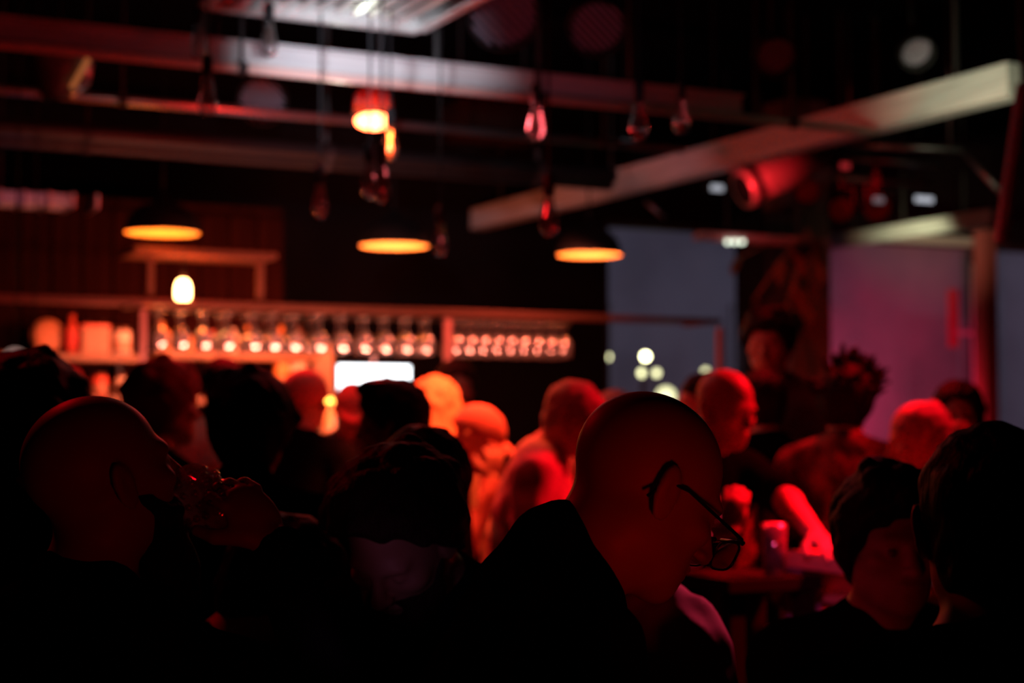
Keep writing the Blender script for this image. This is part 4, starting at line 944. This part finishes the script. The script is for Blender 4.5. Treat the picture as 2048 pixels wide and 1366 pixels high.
# --- bearded man drinking
oB, Bd = person(210, 958, 2.3, 50, 'bearded man with a shaved head drinking from a glass at the left', pitch=-17, body_yaw=45, sit=True, leg_yaw=10, hair=None, beard=(.14, m_hair_d), fine=True,
    arms={1: dict(w=W(545, 1090, Z=2.29), hint=wdir(.25, -.1, -1), f=wdir(-.50, .12, .70), n=wdir(-.70, .7, 0), curl=.75)})
seat(Bd, 'bar stool under the bearded man')
mo = Bd['h']((0.004, .115, -.058)); gb = np.array(W(424, 1012, Z=2.34)); ax = Vector(mo-gb).normalized(); gl_len = .115
g0 = Vector(mo)-ax*(gl_len+.002)
gobj = pint(tuple(g0), 'patterned tumbler the bearded man drinks from', foam=None, fill=None, glass=thin_glass('cut_glass', (.8, .7, .75), .30, (.75, .45, .55), .2, 40, .05), h_=gl_len, r=.045, ax=ax, name='tumbler')  # pink haze put into the glass in place of red light
bm = bmesh.new(); R_ = ax.to_track_quat('Z', 'Y').to_matrix()
for j in range(5):
    for k in range(12):
        a = 2*PI*(k+.5*(j % 2))/12; zz = .02+j*.018; rr_ = .045*(.8+.2*zz/gl_len)
        c_ = R_@Vector((rr_*math.cos(a), rr_*math.sin(a), zz)); bmesh.ops.create_icosphere(bm, subdivisions=1, radius=.006, matrix=Matrix.Translation(c_))
obj('cut_pattern', bm, m_glass, gobj, True)
# --- curly man looking down
oC, Cd = person(800, 1080, 2.65, 206, 'curly haired man in dark navy with his head bowed low, at the centre', pitch=42, roll=-4, body_yaw=200, lean=12, sit=True, leg_yaw=215, hair='curly', hmat=m_hair_b, beard=(.02, m_hair_b), fine=True, top=m_navy)
seat(Cd, 'bar stool under the curly haired man')
oD, Dd = person(852, 985, 3.4, 20, 'dark haired person in black seen from behind, over the curly head', hair='normal', lean=8, body_yaw=25, sit=True, collar=True, top=m_navy)
seat(Dd, 'bar stool under the dark haired person behind the curly man')
person(503, 862, 4.1, 5, 'broad person in black with thick dark hair, seen from behind', hair='thick', sit=True, collar=True, lean=4, sc=1.04)
person(782, 848, 5.0, 282, 'man with a dark quiff in profile before the white screen', hair='quiff', pitch=6, body_yaw=300, lean=4)
person(62, 862, 3.2, 40, 'person with dark hair and black jacket at the left edge', hair='thick', sit=True, body_yaw=40, collar=True, sc=1.05)
oI, I_ = person(568, 1185, 3.0, 76, 'seated grey bearded person, head bowed, low between the two front men', pitch=28, body_yaw=70, sit=True, hair='normal', beard=(.05, m_hair_g), lean=8)
seat(I_, 'bar stool under the grey bearded person')
oJ, J_ = person(1985, 1058, 1.82, 14, 'person with short black hair seen from behind at the right edge', hair='short', sit=True, body_yaw=10, leg_yaw=-10, sc=.93, fine=True)
seat(J_, 'bar stool under the person at the right edge')
oK, K_ = person(1785, 1092, 3.0, 172, 'dark haired person facing us beside the head at the right edge', hair='thick', sit=True, pitch=4, body_yaw=180, fine=True, eyes=True)
seat(K_, 'bar stool under the dark haired person facing us')
# --- bald man in black t-shirt leaning on the table
lh = W(1636, 1086, Z=4.75); lh[2] = TZ+.05
person(1452, 818, 5.1, 140, 'bald man in a black short sleeved shirt leaning on the red lit table', pitch=14, body_yaw=150, lean=14, sleeves='short', hair=None, eyes=True,
    arms={-1: dict(w=tuple(lh), hint=wdir(.8, .3, .1), f=wdir(.25, -.7, -.25), n=wdir(0, -.2, -1), curl=.15), 1: dict(w=W(1462, 1058, Z=4.75), hint=wdir(-.8, 0, -.4), f=wdir(.15, -.15, 1), n=wdir(.2, .9, .1), curl=.8)})
person(1408, 812, 6.0, 265, 'short haired person half hidden behind the leaning bald man', hair='short', top=m_pink)
person(1522, 812, 6.3, 350, 'person in black with a round dark head, behind the leaning man', hair='normal', body_yaw=355, lean=5)
person(1690, 808, 5.9, 12, 'man with spiky dark hair and a patterned shirt, seen from behind', hair='spiky', top=m_camo, wrinkle=.007)
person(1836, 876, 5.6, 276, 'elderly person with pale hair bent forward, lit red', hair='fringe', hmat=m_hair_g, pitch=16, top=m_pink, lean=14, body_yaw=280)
oP, P_ = person(1916, 832, 6.3, 190, 'woman with long black hair drinking from a dark bottle', hair='long', eyes=True,
    arms={1: dict(w=W(1940, 905, Z=6.1), hint=wdir(-.5, .2, -1), f=wdir(-.2, -.1, .9), n=wdir(-.5, .6, 0), curl=.8)})
mo = Vector(P_['h']((0, .108, -.062))); ax = Vector(P_['Rb']@np.array((.15, .9, -.35))).normalized()
o = empty('beer_bottle', tuple(mo), 0, 'dark bottle at the mouth of the long haired woman', 'bottle'); obj('glass_body', lathe([(0, .006), (.012, .006), (.013, .06), (.026, .10), (.028, .20), (0, .21)], 18, ax), m_black, o, True); obj('bottle_lip', lathe([(0, .003), (.014, .003), (.014, .012), (0, .012)], 14, ax), m_dsteel, o, True)
person(1536, 688, 6.6, 200, 'tall dim red lit person standing before the column', hair='thick', sc=1.07, top=m_greycloth, pitch=8)
# --- brightly lit people at the bar
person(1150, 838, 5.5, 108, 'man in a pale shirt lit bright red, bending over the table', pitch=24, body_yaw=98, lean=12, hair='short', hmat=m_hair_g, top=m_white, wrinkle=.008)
person(1234, 838, 6.6, 150, 'person mostly hidden behind the bald head in spectacles', hair='fringe', hmat=m_hair_g, top=m_pink)
person(1320, 1005, 2.9, 70, 'person in a lilac jacket hidden behind the bald man in spectacles', hair='short', body_yaw=60, top=m_lilac, leg_yaw=0, sit=True, lean=10, wrinkle=.008)
person(872, 822, 6.6, 15, 'blonde long haired person in a pale top lit orange, at the bar', hair='long', hmat=m_hair_l, top=m_white, lean=6, spread=.075)
person(912, 778, 7.6, 165, 'bearded person facing us beside the middle rack post', hair='normal', hmat=m_hair_b, beard=(.05, m_hair_b), top=m_greycloth)
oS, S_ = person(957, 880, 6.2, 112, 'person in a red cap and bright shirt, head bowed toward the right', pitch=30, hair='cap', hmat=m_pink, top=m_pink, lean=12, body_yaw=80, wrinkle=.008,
    arms={1: dict(w=W(985, 960, Z=5.9), hint=wdir(-.3, -.4, -1), f=wdir(.1, 0, 1), n=wdir(-.3, 1, 0), curl=.8)})
p = W(941, 984, Z=5.6); o = empty('hot_patch_card', tuple(p), 0, 'small yellow card added as a bright patch before the red shirt', 'card')  # yellow card put in for the hot bright patch at the shirt
c = obj('card', B(((0, 0, 0), (.055, .004, .11)), bev=.001), mat('card_paper', (.9, .88, .5), .7), o); c.rotation_euler = (-.3, .12, -YAW+.1)
person(332, 814, 5.0, 50, 'person with dim red lit hair behind the shaved head, turned to the bar', hair='thick', hmat=mat('red_lit_hair', (.45, .09, .08), .7, spec=.1), top=m_blackcloth, lean=4)  # red light put into the hair colour
person(443, 778, 7.0, 330, 'small dark haired person in a pale top near the bar, left', hair='normal', top=m_white, sc=.98)
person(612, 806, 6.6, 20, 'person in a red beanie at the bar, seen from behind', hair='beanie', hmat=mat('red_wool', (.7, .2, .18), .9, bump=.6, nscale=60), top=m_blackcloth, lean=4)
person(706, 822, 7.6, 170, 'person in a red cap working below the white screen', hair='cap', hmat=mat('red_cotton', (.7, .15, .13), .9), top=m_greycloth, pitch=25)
person(118, 808, 5.4, 30, 'person with reddish lit hair behind the dark head at the left edge', hair='normal', hmat=mat('auburn_hair_dim', (.4, .10, .07), .7, spec=.1))

# --- spectacles on the foreground man, hung on his head
h = A['h']; o = empty('spectacles', tuple(A['base']), 0, 'black rimmed spectacles low on the nose of the bald man', 'spectacles'); bs = A['base']
hl = lambda q: tuple(np.array(h(q))-bs)
FY, FZ = .118, -.012
def rimpts(sx): return [(sx*(.034+.027*math.copysign(abs(math.cos(a))**.6, math.cos(a))), FY, FZ-.010+.019*math.copysign(abs(math.sin(a))**.6, math.sin(a))) for a in [2*PI*k/20 for k in range(21)]]
for sx in (1, -1):
    pts = rimpts(sx); obj('rim', T([hl(q) for q in pts], .0016, 8), m_frame, o, True)
    bm = bmesh.new(); vs = [bm.verts.new(hl(q)) for q in pts[:-1]]; bm.faces.new(vs); obj('lens', bm, m_lens, o)
    obj('temple', T([hl((sx*.062, FY, FZ+.008)), hl((sx*.074, FY-.01, FZ+.010)), hl((sx*.083, .012, .012)), hl((sx*.084, -.02, .008)), hl((sx*.082, -.034, -.02))], .0022, 8), m_frame, o, True)
    obj('brow_bar', T([hl((sx*.008, FY, FZ+.010)), hl((sx*.063, FY, FZ+.010))], .0026, 8), m_frame, o, True)
obj('bridge', T([hl((-.008, FY, FZ+.004)), hl((0, FY+.004, FZ+.008)), hl((.008, FY, FZ+.004))], .0018, 8), m_frame, o, True)
# point low at the right, below the picture's edge; no lantern is built
q = W(1700, 1500, Z=1.75)
